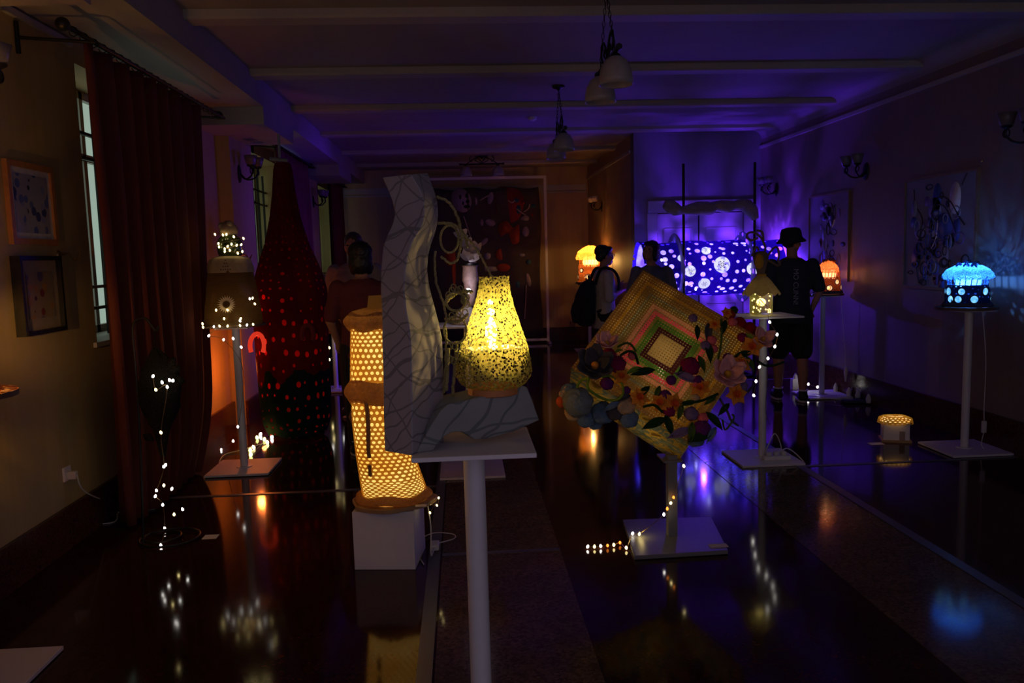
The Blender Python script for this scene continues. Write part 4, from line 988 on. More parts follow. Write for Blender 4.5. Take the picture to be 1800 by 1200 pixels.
string_lights('s', [bl[0], bl[2], bl[5], bl[6], bl[7], bl[9], bl[12], bl[13], bl[16], bl[17]], bl, 'cool white string lights trailing from the black hanging form to the floor', ['led', 'led', 'led_warm', 'led'], 'clearwire', .0085)
tag(slab('title_card', tuple(floorpt(372, 945)+V(-.05, -.02, .0005)), tuple(floorpt(372, 945)+V(.03, .05, .002)), M['label']), 'pale card lying on the floor beside the spiral foot', 'card')

# ------------------------------------------------------------ jar with a dress (right middle stand)
JX, JY, JZ = 2.165, 5.66, 1.076
T7 = thing('dress_jar_lamp', 'glass jar full of tiny lights wearing a knitted ballet dress', 'lamp', (JX, JY, JZ))
mj, t, p = newmat('frosted_jar_glass'); p.inputs['Base Color'].default_value = (.62, .62, .30, 1); p.inputs['Transmission Weight'].default_value = .7; p.inputs['Roughness'].default_value = .25; p.inputs['IOR'].default_value = 1.15
b = MB(); b.lathe([(.066, 0), (.078, .008), (.081, .02), (.081, .15), (.074, .165), (.06, .175)], 40, (JX, JY, JZ), closed=True); b.obj('jar', mj, T7, sharp=60)
b = MB(); rng = random.Random(9); jl = []
for k in range(26):
    a = rng.uniform(pi, 2*pi) if k % 3 else rng.uniform(0, pi); zz = rng.choice((rng.uniform(.02, .06), rng.uniform(.02, .06), rng.uniform(.10, .16))); jl.append(V(JX+.055*cos(a), JY+.055*sin(a), JZ+zz))
M['dress'] = knit('beige_knit_dress', (.42, .33, .24), .45, 0, 150, (.28, .2, .15))
b = MB(); rows = []
for i in range(9):
    t = i/8; r = .03+.10*t**.8; zz = .285-.135*t
    rows.append([V(JX+(r+.008*t*sin(8*2*pi*j/64))*cos(2*pi*j/64), JY+(r+.008*t*sin(8*2*pi*j/64))*sin(2*pi*j/64), JZ+zz+.012*t*sin(8*2*pi*j/64+1)) for j in range(64)])
b.grid(rows, cu=True); b.obj('skirt', M['dress'], T7, sharp=180)
b = MB(); b.lathe([(.030, .285), (.028, .30), (.040, .35), (.052, .385), (.056, .42), (.045, .45), (.015, .46)], 32, (JX-.004, JY, JZ), sy=.7); b.obj('bodice', M['dress'], T7, sharp=180)
b = MB(); b.lathe([(.033, .280), (.035, .288), (.033, .296)], 32, (JX, JY, JZ), closed=False); b.obj('waistband', M['yel'], T7)
b = MB(); b.ball((JX-.03, JY-.035, JZ+.385), (.035, .02, .055)); b.obj('gold_posy', M['yel'], T7, sharp=180)
for pp in (((1337,452),(1345,440),(1342,425),(1335,415),(1325,408),(1315,410),(1313,418),(1322,422),(1332,418)), ((1345,455),(1352,446),(1358,438),(1364,434),(1368,438),(1369,450),(1368,458),(1371,464),(1366,466),(1356,460),(1348,456)), ((1330,405),(1340,408),(1342,425)), ((1322,450),(1326,440),(1330,434),(1334,440))):
    b = MB(); b.tube(smoothpath([at(x, y, JY-.02) for x, y in pp], 5), .008, 7); b.obj('twisted_strap', M['dress'], T7)
t = string_lights('s', jl, jl, 'tiny warm lights coiled inside the jar with the knitted dress', 'led_warm', 'clearwire', .0055)
lamp('jar_light', (JX, JY, JZ+.09), .30, (1, .75, .25), .03, T7)
bl = [at(x, y, JY-.26) for x, y in ((1353,566),(1366,588),(1362,609),(1350,630),(1335,645),(1329,670),(1325,695))]
string_lights('s', [at(1350, 553, JY-.2)]+bl, bl, 'string of white lights hanging in a curve below the dress jar', 'led', 'clearwire', .0105)

# ------------------------------------------------------------ glass figure lamp on centre rear stand
GX, GY, GZ = .06, 5.68, 1.076
T8 = thing('glass_figure_lamp', 'small glass lamp with white paper flowers and one bright white bulb behind the tendrils', 'lamp', (GX, GY, GZ))
mgl = mat('pink_white_lace_glass', (.65, .45, .38), .4, var=.5, scale=40); 
b = MB(); b.lathe([(.10, 0), (.11, .02), (.09, .07), (.045, .11), (.03, .13)], 32, (GX-.03, GY, GZ), wob=lambda a, k: 1+.02*sin(9*a)); b.obj('domed_base', mat('white_dome', (.5, .45, .42), .6), T8, sharp=180)
b = MB(); b.lathe([(.03, .13), (.035, .2), (.05, .29), (.058, .31), (.05, .40), (.06, .42)], 32, (GX, GY, GZ)); b.obj('glass_holder', mgl, T8, sharp=180)
b = MB(); b.lathe([(.062, .415), (.068, .422), (.062, .43)], 32, (GX, GY, GZ), closed=False); b.obj('metal_rim', M['black'], T8)
for k, (dx_, dz, a) in enumerate(((-.02, .47, .3), (.03, .46, -.5), (0, .53, .1), (-.03, .56, 1), (.05, .52, -1), (-.06, .62, .5))):
    b = MB(); petals(b, V(GX+dx_, GY-.03, GZ+dz), frame(V(a*.4, -1, .7)), 5, .05, .024, .01, .03, 0, False); o = b.obj('paper_flower', mat('white_paper_petals', (.62, .56, .55), .7), T8, sharp=180)
b = MB(); b.ball(tuple(at(823, 511, GY-.12)), .018); b.obj('bright_bulb', glow('cold_white_bulb', (.85, .80, 1), 12), T8)
b = MB(); q = at(823, 511, GY-.12); b.tube([(GX, GY, GZ+.25), q+V(0, .02, .02)], .004, 6); b.obj('bulb_wire', M['wire'], T8)
lamp('figure_light', at(823, 511, GY-.16), .30, (.85, .75, 1), .02, T8)
lamp('figure_top_light', (GX, GY-.06, GZ+.44), .12, (.9, .8, 1), .02, T8)

# ------------------------------------------------------------ small lit house on the floor
hx, hy = 3.42, 6.06
T9 = thing('tiny_lit_house', 'tiny white house with a glowing golden crochet roof on the floor', 'lamp', (hx, hy, 0))
Rz = Matrix.Rotation(-.35, 3, 'Z')
b = MB(); b.box((hx, hy, .009), (.22, .18, .018), Rz); b.obj('base_board', M['wood'], T9)
b = MB()
for sx, sy, wx, wy in ((-1, 0, .01, .15), (1, 0, .01, .15), (0, -1, .18, .01), (0, 1, .18, .01)): b.box(V(hx, hy, .085)+Rz@V(sx*.09, sy*.075, 0), (wx, wy, .134), Rz)
b.obj('walls', M['white'], T9)
b = MB(); b.box(V(hx, hy, .055)+Rz@V(.04, -.082, 0), (.04, .006, .07), Rz); b.obj('door', mat('taupe_door', (.35, .25, .2), .7), T9)
M['hroof'] = lace('golden_roof_crochet', (.65, .42, .08), 22, 5, .26, .5)
b = MB(); b.lathe([(.135, -.022), (.13, .0), (.125, .018), (.10, .03), (.001, .034)], 32, (hx, hy, .165), closed=False, sy=.85, wob=lambda a, k: 1+.06*cos(4*a)*-1+.02*sin(12*a)); b.obj('crochet_roof', M['hroof'], T9, sharp=180)
b = MB(); b.lathe([(.12, .0), (.112, .012), (.09, .024), (.001, .028)], 32, (hx, hy, .162), closed=False, sy=.85); b.obj('lit_lining', glow_var('gold_house_lining', (1, .55, .12), (1, .8, .4), 1.0, 20), T9, sharp=180)
tag(slab('title_card', (3.16, 5.93, .0008), (3.27, 6.0, .003), M['label']), 'small card on the floor left of the tiny house', 'card')

# ------------------------------------------------------------ pendants
M['shade_gl'] = mat('marbled_glass_shade', (.36, .33, .32), .35, var=.2, scale=14, bump=.05)
def pendant(x, y0, y1, zb, label, axis='Y', short=False, canopy=None, ss=1.0):
    t = thing('pendant_lamp', label, 'pendant lamp', (x, (y0+y1)/2, ZC), 'two-shade iron pendant lamps')
    def P_(s, z, o=0.0):
        v = y0+(y1-y0)*s; return V(x+o, v, z) if axis == 'Y' else V(v, x+o, z)
    b = MB(); b.tube([P_(-.15, zb), P_(1.15, zb)], .012, 8); b.tube([P_(-.2, zb), P_(-.15, zb)], .018, 8); b.tube([P_(1.15, zb), P_(1.2, zb)], .018, 8); b.obj('bar', M['black'], t)
    b = MB()
    for sg in (0, 1):
        pts = [P_(.5, zb+.02), P_(.5+(.12 if sg else -.12), zb+.10), P_(.5+(.28 if sg else -.28), zb+.14), P_(.5+(.38 if sg else -.38), zb+.08), P_(.5+(.3 if sg else -.3), zb+.03)]
        b.tube(smoothpath(pts, 6), .007, 6)
        pts = [P_(.5, zb+.01), P_(.5+(.2 if sg else -.2), zb+.055), P_(.5+(.12 if sg else -.12), zb+.09), P_(.5+(.05 if sg else -.05), zb+.05)]
        b.tube(smoothpath(pts, 6), .006, 6)
    b.obj('scrollwork', M['black'], t)
    zc = ZC if not short else ZC
    cen = P_(.5, zc)
    b = MB(); b.lathe([(.06, -.004), (.055, -.02), (.02, -.03), (.008, -.045)], 24, cen); b.obj('canopy', M['black'], t)
    for sg in (0, 1):
        if short: 
            b = MB(); b.tube(smoothpath([cen+V(0, 0, -.03), P_(.5+(.08 if sg else -.08), zb+.12), P_(.5+(.5 if sg else -.5), zb)], 5), .008, 6); b.obj('arm', M['black'], t); continue
        a, e = cen+V(0, 0, -.04), P_(.95 if sg else .05, zb+.012); n = int((e-a).length/.034); b = MB()
        for i in range(n):
            q = a.lerp(e, (i+.5)/n); u = V(1, 0, 0) if i % 2 else V(0, 1, 0)
            b.tube([q+u*(.008*cos(k*pi/4))+V(0, 0, .021*sin(k*pi/4)) for k in range(8)], .0022, 5, closed=True)
        b.obj('chain', M['black'], t)
    for s in (.0, 1.0):
        c = P_(s, zb-.01); b = MB(); b.lathe([(.012, 0), (.028, -.012), (.03, -.02)], 16, c); b.obj('shade_holder', M['black'], t)
        b = MB(); b.lathe([(.026*ss, -.018), (.06*ss, -.04), (.085*ss, -.085), (.094*ss, -.14), (.096*ss, -.175), (.09*ss, -.172), (.08*ss, -.09), (.05*ss, -.04), (.02*ss, -.022)], 36, c, closed=False); b.obj('glass_shade', M['shade_gl'], t, sharp=180)
pendant(.89, 4.5, 5.0, 2.66, 'nearest two-shade iron pendant lamp, hanging on chains at top centre')
pendant(.955, 7.25, 7.85, 2.66, 'second iron pendant lamp with its round ceiling plate visible')
pendant(12.6, .12, .62, 2.98, 'farthest iron lamp fixed close to the ceiling before the tapestry', axis='X', short=True)
b = MB(); q = at(945, 204, 8.6); b.lathe([(.05, 0), (.045, -.03), (.02, -.045)], 20, (q.x, 9.2, ZC)); tag(b.obj('smoke_detector', M['white']), 'small white smoke detector on the ceiling beyond the pendants', 'smoke detector')

# ------------------------------------------------------------ wall sconces
M['sc_gl'] = mat('dim_glass_cup', (.15, .13, .14), .3, var=.1, bump=0)
def sconce(x, y, z, sgn, label, lit=False, cup=None, both=2):
    t = thing('wall_sconce', label, 'wall sconce', (x, y, z), 'iron wall sconces')
    b = MB(); b.lathe([(.055, 0), (.05, .012), (.015, .02)], 24, (x, y, z-.03), R=Matrix.Rotation(sgn*pi/2, 3, 'Y'), sx=1.6); b.obj('wall_plate', M['black'], t)
    for k, o in enumerate((-.09, .09)[:both]):
        e = V(x+sgn*(.14+.02*k), y+o, z+.02)
        b = MB(); b.tube(smoothpath([(x+sgn*.015, y, z-.03), (x+sgn*.06, y+o*.4, z-.08), (x+sgn*.12, y+o*.8, z-.07), (x+sgn*.16, y+o*1.1, z-.02), tuple(e)], 6), .008, 7)
        b.tube([e+V(sgn*.0, .035*cos(q*pi/6), -.03+.03*sin(q*pi/6)) for q in range(12)], .005, 5, closed=True); b.obj('scroll_arm', M['black'], t)
        b = MB(); b.lathe([(.012, 0), (.035, .012), (.04, .022)], 20, e); b.obj('cup_holder', M['black'], t)
        b = MB(); b.lathe([(.025, .018), (.045, .035), (.052, .07), (.062, .11), (.058, .112), (.045, .07), (.035, .036), (.02, .024)], 28, e, closed=False, wob=lambda a, kk: 1+(.06*sin(5*a) if kk > .3 and kk < .8 else 0)); b.obj('glass_cup', cup or M['sc_gl'], t, sharp=180)
    return t
sconce(XR, 7.72, 2.31, -1, 'two-cup iron wall sconce between the two right-wall paintings')
sconce(XR, 9.95, 2.32, -1, 'two-cup iron wall sconce in the blue-lit far right corner')
sconce(XR, 5.38, 2.32, -1, 'iron wall sconce cut off at the right edge')
sconce(XL+.12, 8.0, 2.44, 1, 'two-cup iron wall sconce above the burlap lamp')
sconce(XL+.12, 11.9, 2.44, 1, 'iron wall sconce between the second and third curtains')
sconce(XL, 3.80, 2.44, 1, 'iron wall sconce cut off at the left edge')
sconce(XJ, 12.9, 2.33, -1, 'wall sconce with pale glass cup in the amber-lit alcove', cup=mat('pale_glass_cup', (.8, .65, .4), .4, bump=0))

# ------------------------------------------------------------ hooks, socket, cables
def hook_(x, y, z, sgn, label):
    b = MB(); b.lathe([(.022, 0), (.018, .01), (.004, .014)], 16, (x, y, z), R=Matrix.Rotation(sgn*pi/2, 3, 'Y'), sx=1.4)
    b.tube(smoothpath([(x, y, z), (x+sgn*.05, y+.01, z+.01), (x+sgn*.07, y+.015, z-.02), (x+sgn*.09, y+.02, z-.025), (x+sgn*.105, y+.025, z+.01)], 5), .006, 7)
    tag(b.obj('tieback_hook', mat('brass', (.25, .16, .06), .35, metal=.8)), label, 'hook', 'brass tieback hooks')
hook_(XL, 4.62, 1.62, 1, 'brass tieback hook right of the black framed picture')
hook_(XL+.12, 7.85, 1.62, 1, 'brass tieback hook beside the second window')
t = thing('wall_socket', 'white wall socket low on the left wall with a plug in it', 'socket', (XL, 4.49, .41))
b = MB(); b.box((XL+.006, 4.49, .41), (.012, .08, .08)); b.obj('socket_plate', M['white'], t, bevel=.003)
b = MB(); b.box((XL+.035, 4.49, .40), (.05, .035, .045)); b.obj('plug', M['cord'], t, bevel=.006)
def cable(pts, label, r=.004, m='cord'):
    b = MB(); b.tube(smoothpath(pts, 8), r, 7); return tag(b.obj('power_cable', M[m]), label, 'cable')
z_ = V(0, 0, .006)
cable([V(XL+.06, 4.49, .40), V(XL+.09, 4.5, .30), floorpt(205, 895)+V(-.02, 0, .03), floorpt(205, 915)+z_, floorpt(180, 922)+z_, floorpt(168, 917)+z_, floorpt(200, 903)+z_, floorpt(240, 900)+z_, floorpt(272, 895)+z_, floorpt(262, 888)+z_, floorpt(215, 886)+z_], 'white power cable looping on the floor below the left wall socket')
cable([floorpt(385, 815)+z_, floorpt(395, 800)+z_, floorpt(430, 792)+V(0, 0, .014), floorpt(470, 778)+z_], 'pale cable on the base plate of the left stand')
cable([V(JX+.03, JY-.035, .95), V(JX+.034, JY-.04, .6), V(JX+.02, JY-.05, .38), V(JX+.05, JY-.06, .27)], 'thin dark wire running down the pole under the dress jar', .0022, 'wire')
cable([floorpt(1340, 812)+V(0, 0, .03), V(2.2, 5.62, .09), V(2.26, 5.62, .20), V(2.31, 5.62, .08), V(2.24, 5.58, .04), V(2.33, 5.56, .10), V(2.42, 5.5, .02), floorpt(1410, 818)+z_], 'white cable coiled over the base plate of the dress jar stand', .004)
t = thing('power_strip', 'white power strip with adapters at the foot of the dress jar stand', 'power strip', (2.26, 5.56, .02))
b = MB(); b.box((2.25, 5.56, .035), (.20, .05, .03)); b.obj('strip_body', M['white'], t, bevel=.006)
for k in range(3): b = MB(); b.box((2.19+.055*k, 5.56, .066), (.035, .035, .03)); b.obj('adapter', M['cord'], t, bevel=.005)
cable([V(3.80, 5.60, 1.06), V(3.84, 5.60, .7), V(3.84, 5.6, .35), V(3.845, 5.6, .24)], 'thin white wire hanging beside the blue lantern pole', .003)
b = MB(); b.box((3.845, 5.6, .19), (.035, .02, .09)); tag(b.obj('inline_switch', M['cord'], None, bevel=.006), 'white inline switch hanging beside the blue lantern pole', 'switch')
cable([V(3.845, 5.6, .145), V(3.83, 5.6, .06), V(3.84, 5.58, .028)], 'short wire from the inline switch to the base plate', .003)
cable([V(3.90, 8.0, 1.05), V(3.93, 7.95, .5), V(3.92, 7.9, .30)], 'thin white wire hanging beside the orange lantern pole', .003)
b = MB(); b.lathe([(.012, .15), (.02, .10), (.008, .0)], 12, (3.92, 7.9, .17)); tag(b.obj('cord_plug', M['cord']), 'white plug hanging beside the orange lantern pole', 'plug')
for k, (x, y) in enumerate(((1507, 679), (1514, 688), (1519, 694), (1532, 701))):
    q = floorpt(x, y+10); b = MB(); b.lathe([(.022, .02), (.026, .06), (.012, .10), (.004, .11)], 14, (min(q.x, 3.95), q.y, 0)); tag(b.obj('adapter_plug', M['cord']), ('round white adapter nearest the orange lantern stand', 'second white adapter by the right skirting', 'third white adapter by the right skirting', 'white adapter farthest right by the skirting')[k], 'adapter', 'white adapters by the right skirting')
b = MB(); b.box((3.86, 7.62, .02), (.2, .12, .03)); tag(b.obj('cable_box', M['char'], None, bevel=.005), 'black cable box lying by the right skirting', 'cable box')
cable([V(3.86, 7.62, .04), V(3.72, 7.68, .03), V(3.60, 7.86, .03), V(3.5, 7.95, .03)], 'white cable crossing the base plate of the orange lantern stand', .0035)
bl = [at(1407, 667, 8.35), at(1421, 675, 8.25), at(1437, 680, 8.15)]
string_lights('s', [bl[0], bl[1], bl[2], floorpt(1450, 690)+V(0, 0, .03)], bl, 'three white lights strung low behind the man, near the skirting', 'led', 'clearwire', .014)
b = MB(); q = floorpt(1398, 684); b.box((q.x, q.y, .06), (.09, .07, .12)); b.lathe([(.03, .0), (.02, .03), (.008, .06)], 12, (q.x, q.y, .12)); tag(b.obj('white_lantern_box', M['white'], None, bevel=.004), 'small white box lantern on the floor behind the man', 'box')
b = MB(); b.lathe([(.04, 0), (.05, .012), (.045, .03), (.03, .032)], 20, (3.61, 7.93, 1.056)); tag(b.obj('small_dish', mat('silver_dish', (.5, .5, .5), .25, metal=.7)), 'small silver dish beside the orange lantern', 'dish')
bl = [V(3.61, 7.93, 1.095)+V(.03*cos(k*2.1), .02*sin(k*2.1), .004*k) for k in range(3)]
# long lights at the diamond's foot
fl_ = [floorpt(x, y)+V(0, 0, .014) for x, y in ((1033,965),(1045,965),(1056,964),(1068,963),(1079,962),(1090,958),(1101,967))]
up_ = [floorpt(1112, 950)+V(0, 0, .04), floorpt(1124, 951)+V(0, 0, .04), at(1167, 904, 4.06), at(1173, 894, 4.06), at(1179, 884, 4.06), at(1184, 874, 4.07), at(1202, 819, 4.10)]
string_lights('s', fl_+up_, fl_+up_, 'string lights running from the flower diamond down its post and across the floor', ['led', 'led_warm', 'led', 'led_orange', 'led_warm', 'led_orange', 'led_warm'], 'clearwire', .0085)
lamp('floor_string_glow', floorpt(1128, 952)+V(0, 0, .06), .09, (1, .75, .25), .01)  # added point light standing in for the glow of the string bulbs
# inline switch and cable by the plinth box
b = MB(); q = floorpt(765, 968); b.box((q.x-.0, q.y+.0, .03), (.045, .09, .03)); tag(b.obj('inline_switch', M['cord'], None, bevel=.008), 'pale inline switch on the floor right of the white plinth box', 'switch')
cable([V(-.22, 4.02, .32), V(-.2, 3.96, .2), V(-.2, 3.9, .06), q+V(0, .05, .03)], 'pale cord falling from the golden tower board to the floor switch', .0035)
cable([q+V(.01, .03, .03), q+V(.10, .12, .02), q+V(.09, .22, .01), q+V(-.02, .25, .01), q+V(-.1, .12, .01), q+V(-.09, -.05, .008), q+V(-.05, -.2, .008)], 'pale cord looped on the floor around the switch', .0032)
bl = [at(757, 885, 3.98), at(768, 888, 3.98), at(771, 875, 3.98), at(756, 901, 3.96)]
string_lights('s', bl, bl, 'few dim yellow lights hanging at the back edge of the tower board', 'led_warm', 'clearwire', .006)

# ------------------------------------------------------------ framed pictures
def art_mat(name, base, cols, scale, seed, density=.5):
    m, t, p = newmat(name); L = t.links
    tc = nd(t, 'ShaderNodeTexCoord'); mp = nd(t, 'ShaderNodeMapping'); mp.inputs['Location'].default_value = (seed, seed*2, seed*3); L.new(tc.outputs['Object'], mp.inputs[0])
    vo = nd(t, 'ShaderNodeTexVoronoi'); vo.inputs['Scale'].default_value = scale; L.new(mp.outputs[0], vo.inputs['Vector'])
    no = nd(t, 'ShaderNodeTexNoise'); no.inputs['Scale'].default_value = scale*.45; no.inputs['Detail'].default_value = 3; L.new(mp.outputs[0], no.inputs['Vector'])
    sp = nd(t, 'ShaderNodeSeparateColor'); L.new(vo.outputs['Color'], sp.inputs[0])
    r = nd(t, 'ShaderNodeValToRGB'); r.color_ramp.interpolation = 'CONSTANT'; e = r.color_ramp.elements
    e[0].position = 0; e[0].color = rgb(cols[0]); e[1].position = 1/len(cols); e[1].color = rgb(cols[1])
    for k, c in enumerate(cols[2:]): x = e.new((k+2)/len(cols)); x.color = rgb(c)
    L.new(sp.outputs[0], r.inputs[0])
    inside = math_(t, 'LESS_THAN', vo.outputs['Distance'], .42)
    keep = math_(t, 'GREATER_THAN', no.outputs['Fac'], 1-density)
    f = math_(t, 'MULTIPLY', inside, keep)
    mx = nd(t, 'ShaderNodeMix', data_type='RGBA'); mx.inputs[6].default_value = rgb(base); L.new(r.outputs[0], mx.inputs[7]); L.new(f, mx.inputs[0])
    L.new(mx.outputs[2], p.inputs['Base Color']); p.inputs['Roughness'].default_value = .3
    return m
def picture(X, y0, y1, z0, z1, sgn, fw, fm, am, label, paper=None, mat_w=0, depth=.025, extra=None, tiltx=0):
    t = thing('framed_picture', label, 'picture', (X, (y0+y1)/2, z0))
    f = MB(); d = sgn*depth
    for (ya, yb, za, zb) in ((y0, y1, z0, z0+fw), (y0, y1, z1-fw, z1), (y0, y0+fw, z0+fw, z1-fw), (y1-fw, y1, z0+fw, z1-fw)):
        f.box((X+d/2, (ya+yb)/2, (za+zb)/2), (depth, yb-ya, zb-za))
    f.obj('frame', fm, t)
    b = MB(); b.box((X+d*.3, (y0+y1)/2, (z0+z1)/2), (depth*.4, y1-y0-fw, z1-z0-fw)); b.obj('paper', paper or mat('pale_paper', (.55, .52, .5), .6, bump=0), t)
    b = MB(); w_ = fw+mat_w; b.box((X+d*.45, (y0+y1)/2, (z0+z1)/2), (depth*.3, y1-y0-2*w_, z1-z0-2*w_)); b.obj('artwork', am, t)
    if extra: extra(t, X+d*.66)
    return t
def blobs(t, X, y0, z0, sy, sz, items):
    """painted shapes, each a thin raised patch of paint"""
    b = MB(); mats = []
    for kind, u, v, a, c, colr in items:
        if colr not in mats: mats.append(colr)
        mi = mats.index(colr)
        if kind == 'e':
            ring = [V(X, y0+u*sy+a*cos(q*pi/10), z0+v*sz+c*sin(q*pi/10)) for q in range(20)]
            vs = [b.b.verts.new(p) for p in ring]; fc_ = b.b.faces.new(vs); fc_.material_index = mi
        elif kind == 'r':
            b.tube([V(X, y0+u*sy+a*cos(q*pi/10), z0+v*sz+c*sin(q*pi/10)) for q in range(20)], .006, 5, closed=True, mi=mi)
        else:
            pts = [V(X, y0+pu*sy, z0+pv*sz) for pu, pv in u]; b.tube(smoothpath(pts, 6), v, 5, mi=mi)
    o = b.obj('painted_shapes', mats, t); so = o.modifiers.new('t', 'SOLIDIFY'); so.thickness = .0015; return o
K = mat('black_paint', (.02, .02, .025), .5, bump=0); Bl = mat('blue_paint', (.05, .10, .42), .5, bump=0); Wt = mat('white_paint', (.75, .75, .78), .5, bump=0); Gy = mat('grey_blue_paint', (.25, .27, .36), .5, bump=0); Rd = mat('dark_red_paint', (.25, .03, .05), .5, bump=0); Vi = mat('violet_paint', (.16, .10, .30), .5, bump=0)
def big(t, X):
    I = []
    y0, z0, sy, sz = 5.97, 1.17, 1.02, .96
    # u runs away from the camera: 0 = right edge in view
    I += [('e', .28, .78, .075, .13, Wt), ('e', .52, .80, .06, .12, Bl), ('e', .85, .72, .045, .08, Gy), ('e', .55, .70, .09, .10, Gy), ('e', .42, .55, .12, .11, Bl), ('e', .25, .52, .05, .10, Bl),
          ('e', .60, .52, .06, .09, Gy), ('r', .66, .45, .08, .10, K), ('e', .8, .28, .07, .09, K), ('e', .42, .30, .08, .10, Gy), ('e', .42, .30, .03, .04, Bl), ('e', .62, .22, .06, .08, Vi), ('e', .55, .38, .07, .08, K),
          ('e', .76, .52, .08, .07, Gy), ('e', .35, .42, .08, .06, K), ('e', .7, .15, .06, .07, Gy), ('e', .5, .10, .05, .06, Vi), ('e', .6, .60, .05, .05, K), ('e', .85, .60, .05, .05, Bl),
          ('l', [(.60, .66), (.5, .80), (.35, .76), (.22, .62), (.15, .55)], .007, 0, 0, K), ('l', [(.62, .5), (.55, .72), (.40, .70), (.25, .48)], .006, 0, 0, K), ('l', [(.85, .80), (.86, .9)], .004, 0, 0, K), ('l', [(.2, .88), (.14, .97)], .004, 0, 0, K),
          ('l', [(.8, .36), (.72, .6), (.80, .72)], .005, 0, 0, K), ('l', [(.66, .35), (.60, .2), (.72, .04)], .005, 0, 0, K), ('l', [(.8, .2), (.75, .05)], .005, 0, 0, K), ('l', [(.5, .6), (.52, .45), (.58, .36)], .006, 0, 0, Wt)]
    rg = random.Random(12)
    for k in range(60):
        u = min(max(rg.gauss(.52, .16), .12), .88); v = min(max(rg.gauss(.42, .22), .06), .92)
        I.append((rg.choice('rrre'), u, v, rg.uniform(.012, .06), rg.uniform(.012, .06), rg.choice((K, K, K, Vi, Bl, Gy))))
    blobs(t, X, y0, z0, sy, sz, I)
def mid_(t, X):
    I = []; rng = random.Random(4)
    for k in range(46):
        u, v = rng.gauss(.5, .15), rng.uniform(.08, .9); u = min(max(u, .12), .88)
        I.append((rng.choice('ere'), u, v, rng.uniform(.02, .07), rng.uniform(.02, .08), rng.choice((K, K, Vi, Rd, K, Gy))))
    I += [('e', .4, .72, .07, .1, Wt), ('e', .6, .25, .07, .09, K)]
    blobs(t, X, 8.03, 1.19, .93, .93, I)
frame_oak = mat('thin_oak_frame', (.22, .15, .07), .5)
picture(XR, 5.97, 7.0, 1.17, 2.13, -1, .022, frame_oak, mat('grey_canvas', (.20, .195, .23), .6, bump=0, var=.1, scale=5), 'large framed abstract painting in blues and greys behind the blue lantern', extra=big)
picture(XR, 8.02, 8.97, 1.19, 2.13, -1, .02, frame_oak, mat('lilac_canvas', (.22, .17, .22), .6, bump=0, var=.1, scale=5), 'framed abstract painting behind the orange lantern on the right wall', extra=mid_)
picture(XL, 4.14, 4.59, 1.675, 2.095, 1, .03, mat('honey_wood_frame', (.42, .17, .04), .45), art_mat('blue_ink_pattern', (.30, .30, .36), [(.04, .06, .2), (.10, .14, .36), (.03, .03, .08), (.2, .24, .42)], 16, 1.3, .62), 'wooden-framed blue ink abstract, upper picture on the left wall', mat_w=.03)
picture(XL, 4.13, 4.55, 1.21, 1.615, 1, .022, mat('black_deep_frame', (.01, .01, .01), .3), art_mat('red_gold_pattern', (.22, .16, .09), [(.16, .03, .02), (.05, .02, .02), (.28, .14, .03), (.10, .08, .12)], 15, 4.4, .6), 'black-framed red and gold abstract, lower picture on the left wall', mat_w=.06, depth=.05, paper=mat('tan_mount', (.25, .19, .11), .6, bump=0))
b = MB(); b.ball((XR-.02, 5.93, 2.17), .012, 10, 8); tag(b.obj('picture_nail', mat('gold_nail', (.8, .6, .3), .2, metal=.9)), 'shiny nail at the corner of the large painting', 'nail')

# ------------------------------------------------------------ tapestry on white frame at the back
TT = thing('tapestry', 'large dark patchwork tapestry with faces and red figures hung in a white frame', 'tapestry', (.4, 14.0, 0))
ty = 14.02; x0, x1, zt = -.72, 1.50, 2.90
b = MB(); 
for c, d in (((x0, ty, 1.46), (.045, .04, 2.92)), ((x1, ty, 1.46), (.045, .04, 2.92)), (((x0+x1)/2, ty, zt), (x1-x0, .034, .045)), (((x0+x1)/2, ty, .06), (x1-x0, .034, .04)), ((x0, ty-.1, .02), (.05, .4, .03)), ((x1, ty-.1, .02), (.05, .4, .03))): b.box(c, d)
b.obj('frame', M['white'], TT)
def rect_wavy(xa, xb, za, zb, y, th_, m, nm, amp=.02):
    b = MB(); rows = []
    for i in range(21):
        t = i/20; rows.append([V(xa+(xb-xa)*j/24+(amp*sin(t*9+1) if j in (0, 24) else 0), y+.012*sin(j*.9+t*3), za+(zb-za)*t+(amp*sin(j*.8) if i in (0, 20) else 0)) for j in range(25)])
    b.grid(rows); o = b.obj(nm, m, TT, sharp=180); o.modifiers.new('t', 'SOLIDIFY').thickness = th_; return o
rect_wavy(-.60, 1.39, .12, 2.72, ty-.03, .012, mat('dark_patchwork_cloth', (.055, .042, .035), .9, var=.4, scale=6), 'cloth')
mred = mat('deep_red_cloth', (.22, .015, .015), .9); morg = mat('rust_orange_cloth', (.38, .06, .012), .9); mlil = mat('grey_lilac_cloth', (.30, .24, .26), .9); mdk = mat('near_black_cloth', (.01, .01, .01), .9); mteal = mat('teal_cloth', (.03, .10, .14), .9); mbe = mat('beige_cloth', (.38, .30, .22), .9)
def patch(pts, m, nm='cloth_patch', off=.045):
    b = MB(); ps = smoothpath([at(x, y, ty-off) for x, y in pts], 4, closed=True)
    A = [b.b.verts.new(p) for p in ps]; b.b.faces.new(A); o = b.obj(nm, m, TT); o.modifiers.new('t', 'SOLIDIFY').thickness = .008; return o
def ell(cx, cy, rx, ry, rot=0): return [(cx+rx*cos(a)*cos(rot)-ry*sin(a)*sin(rot), cy+rx*cos(a)*sin(rot)+ry*sin(a)*cos(rot)) for a in [k*pi/5 for k in range(10)]]
patch(ell(811, 352, 17, 22, -.4), mlil, 'mask_face')
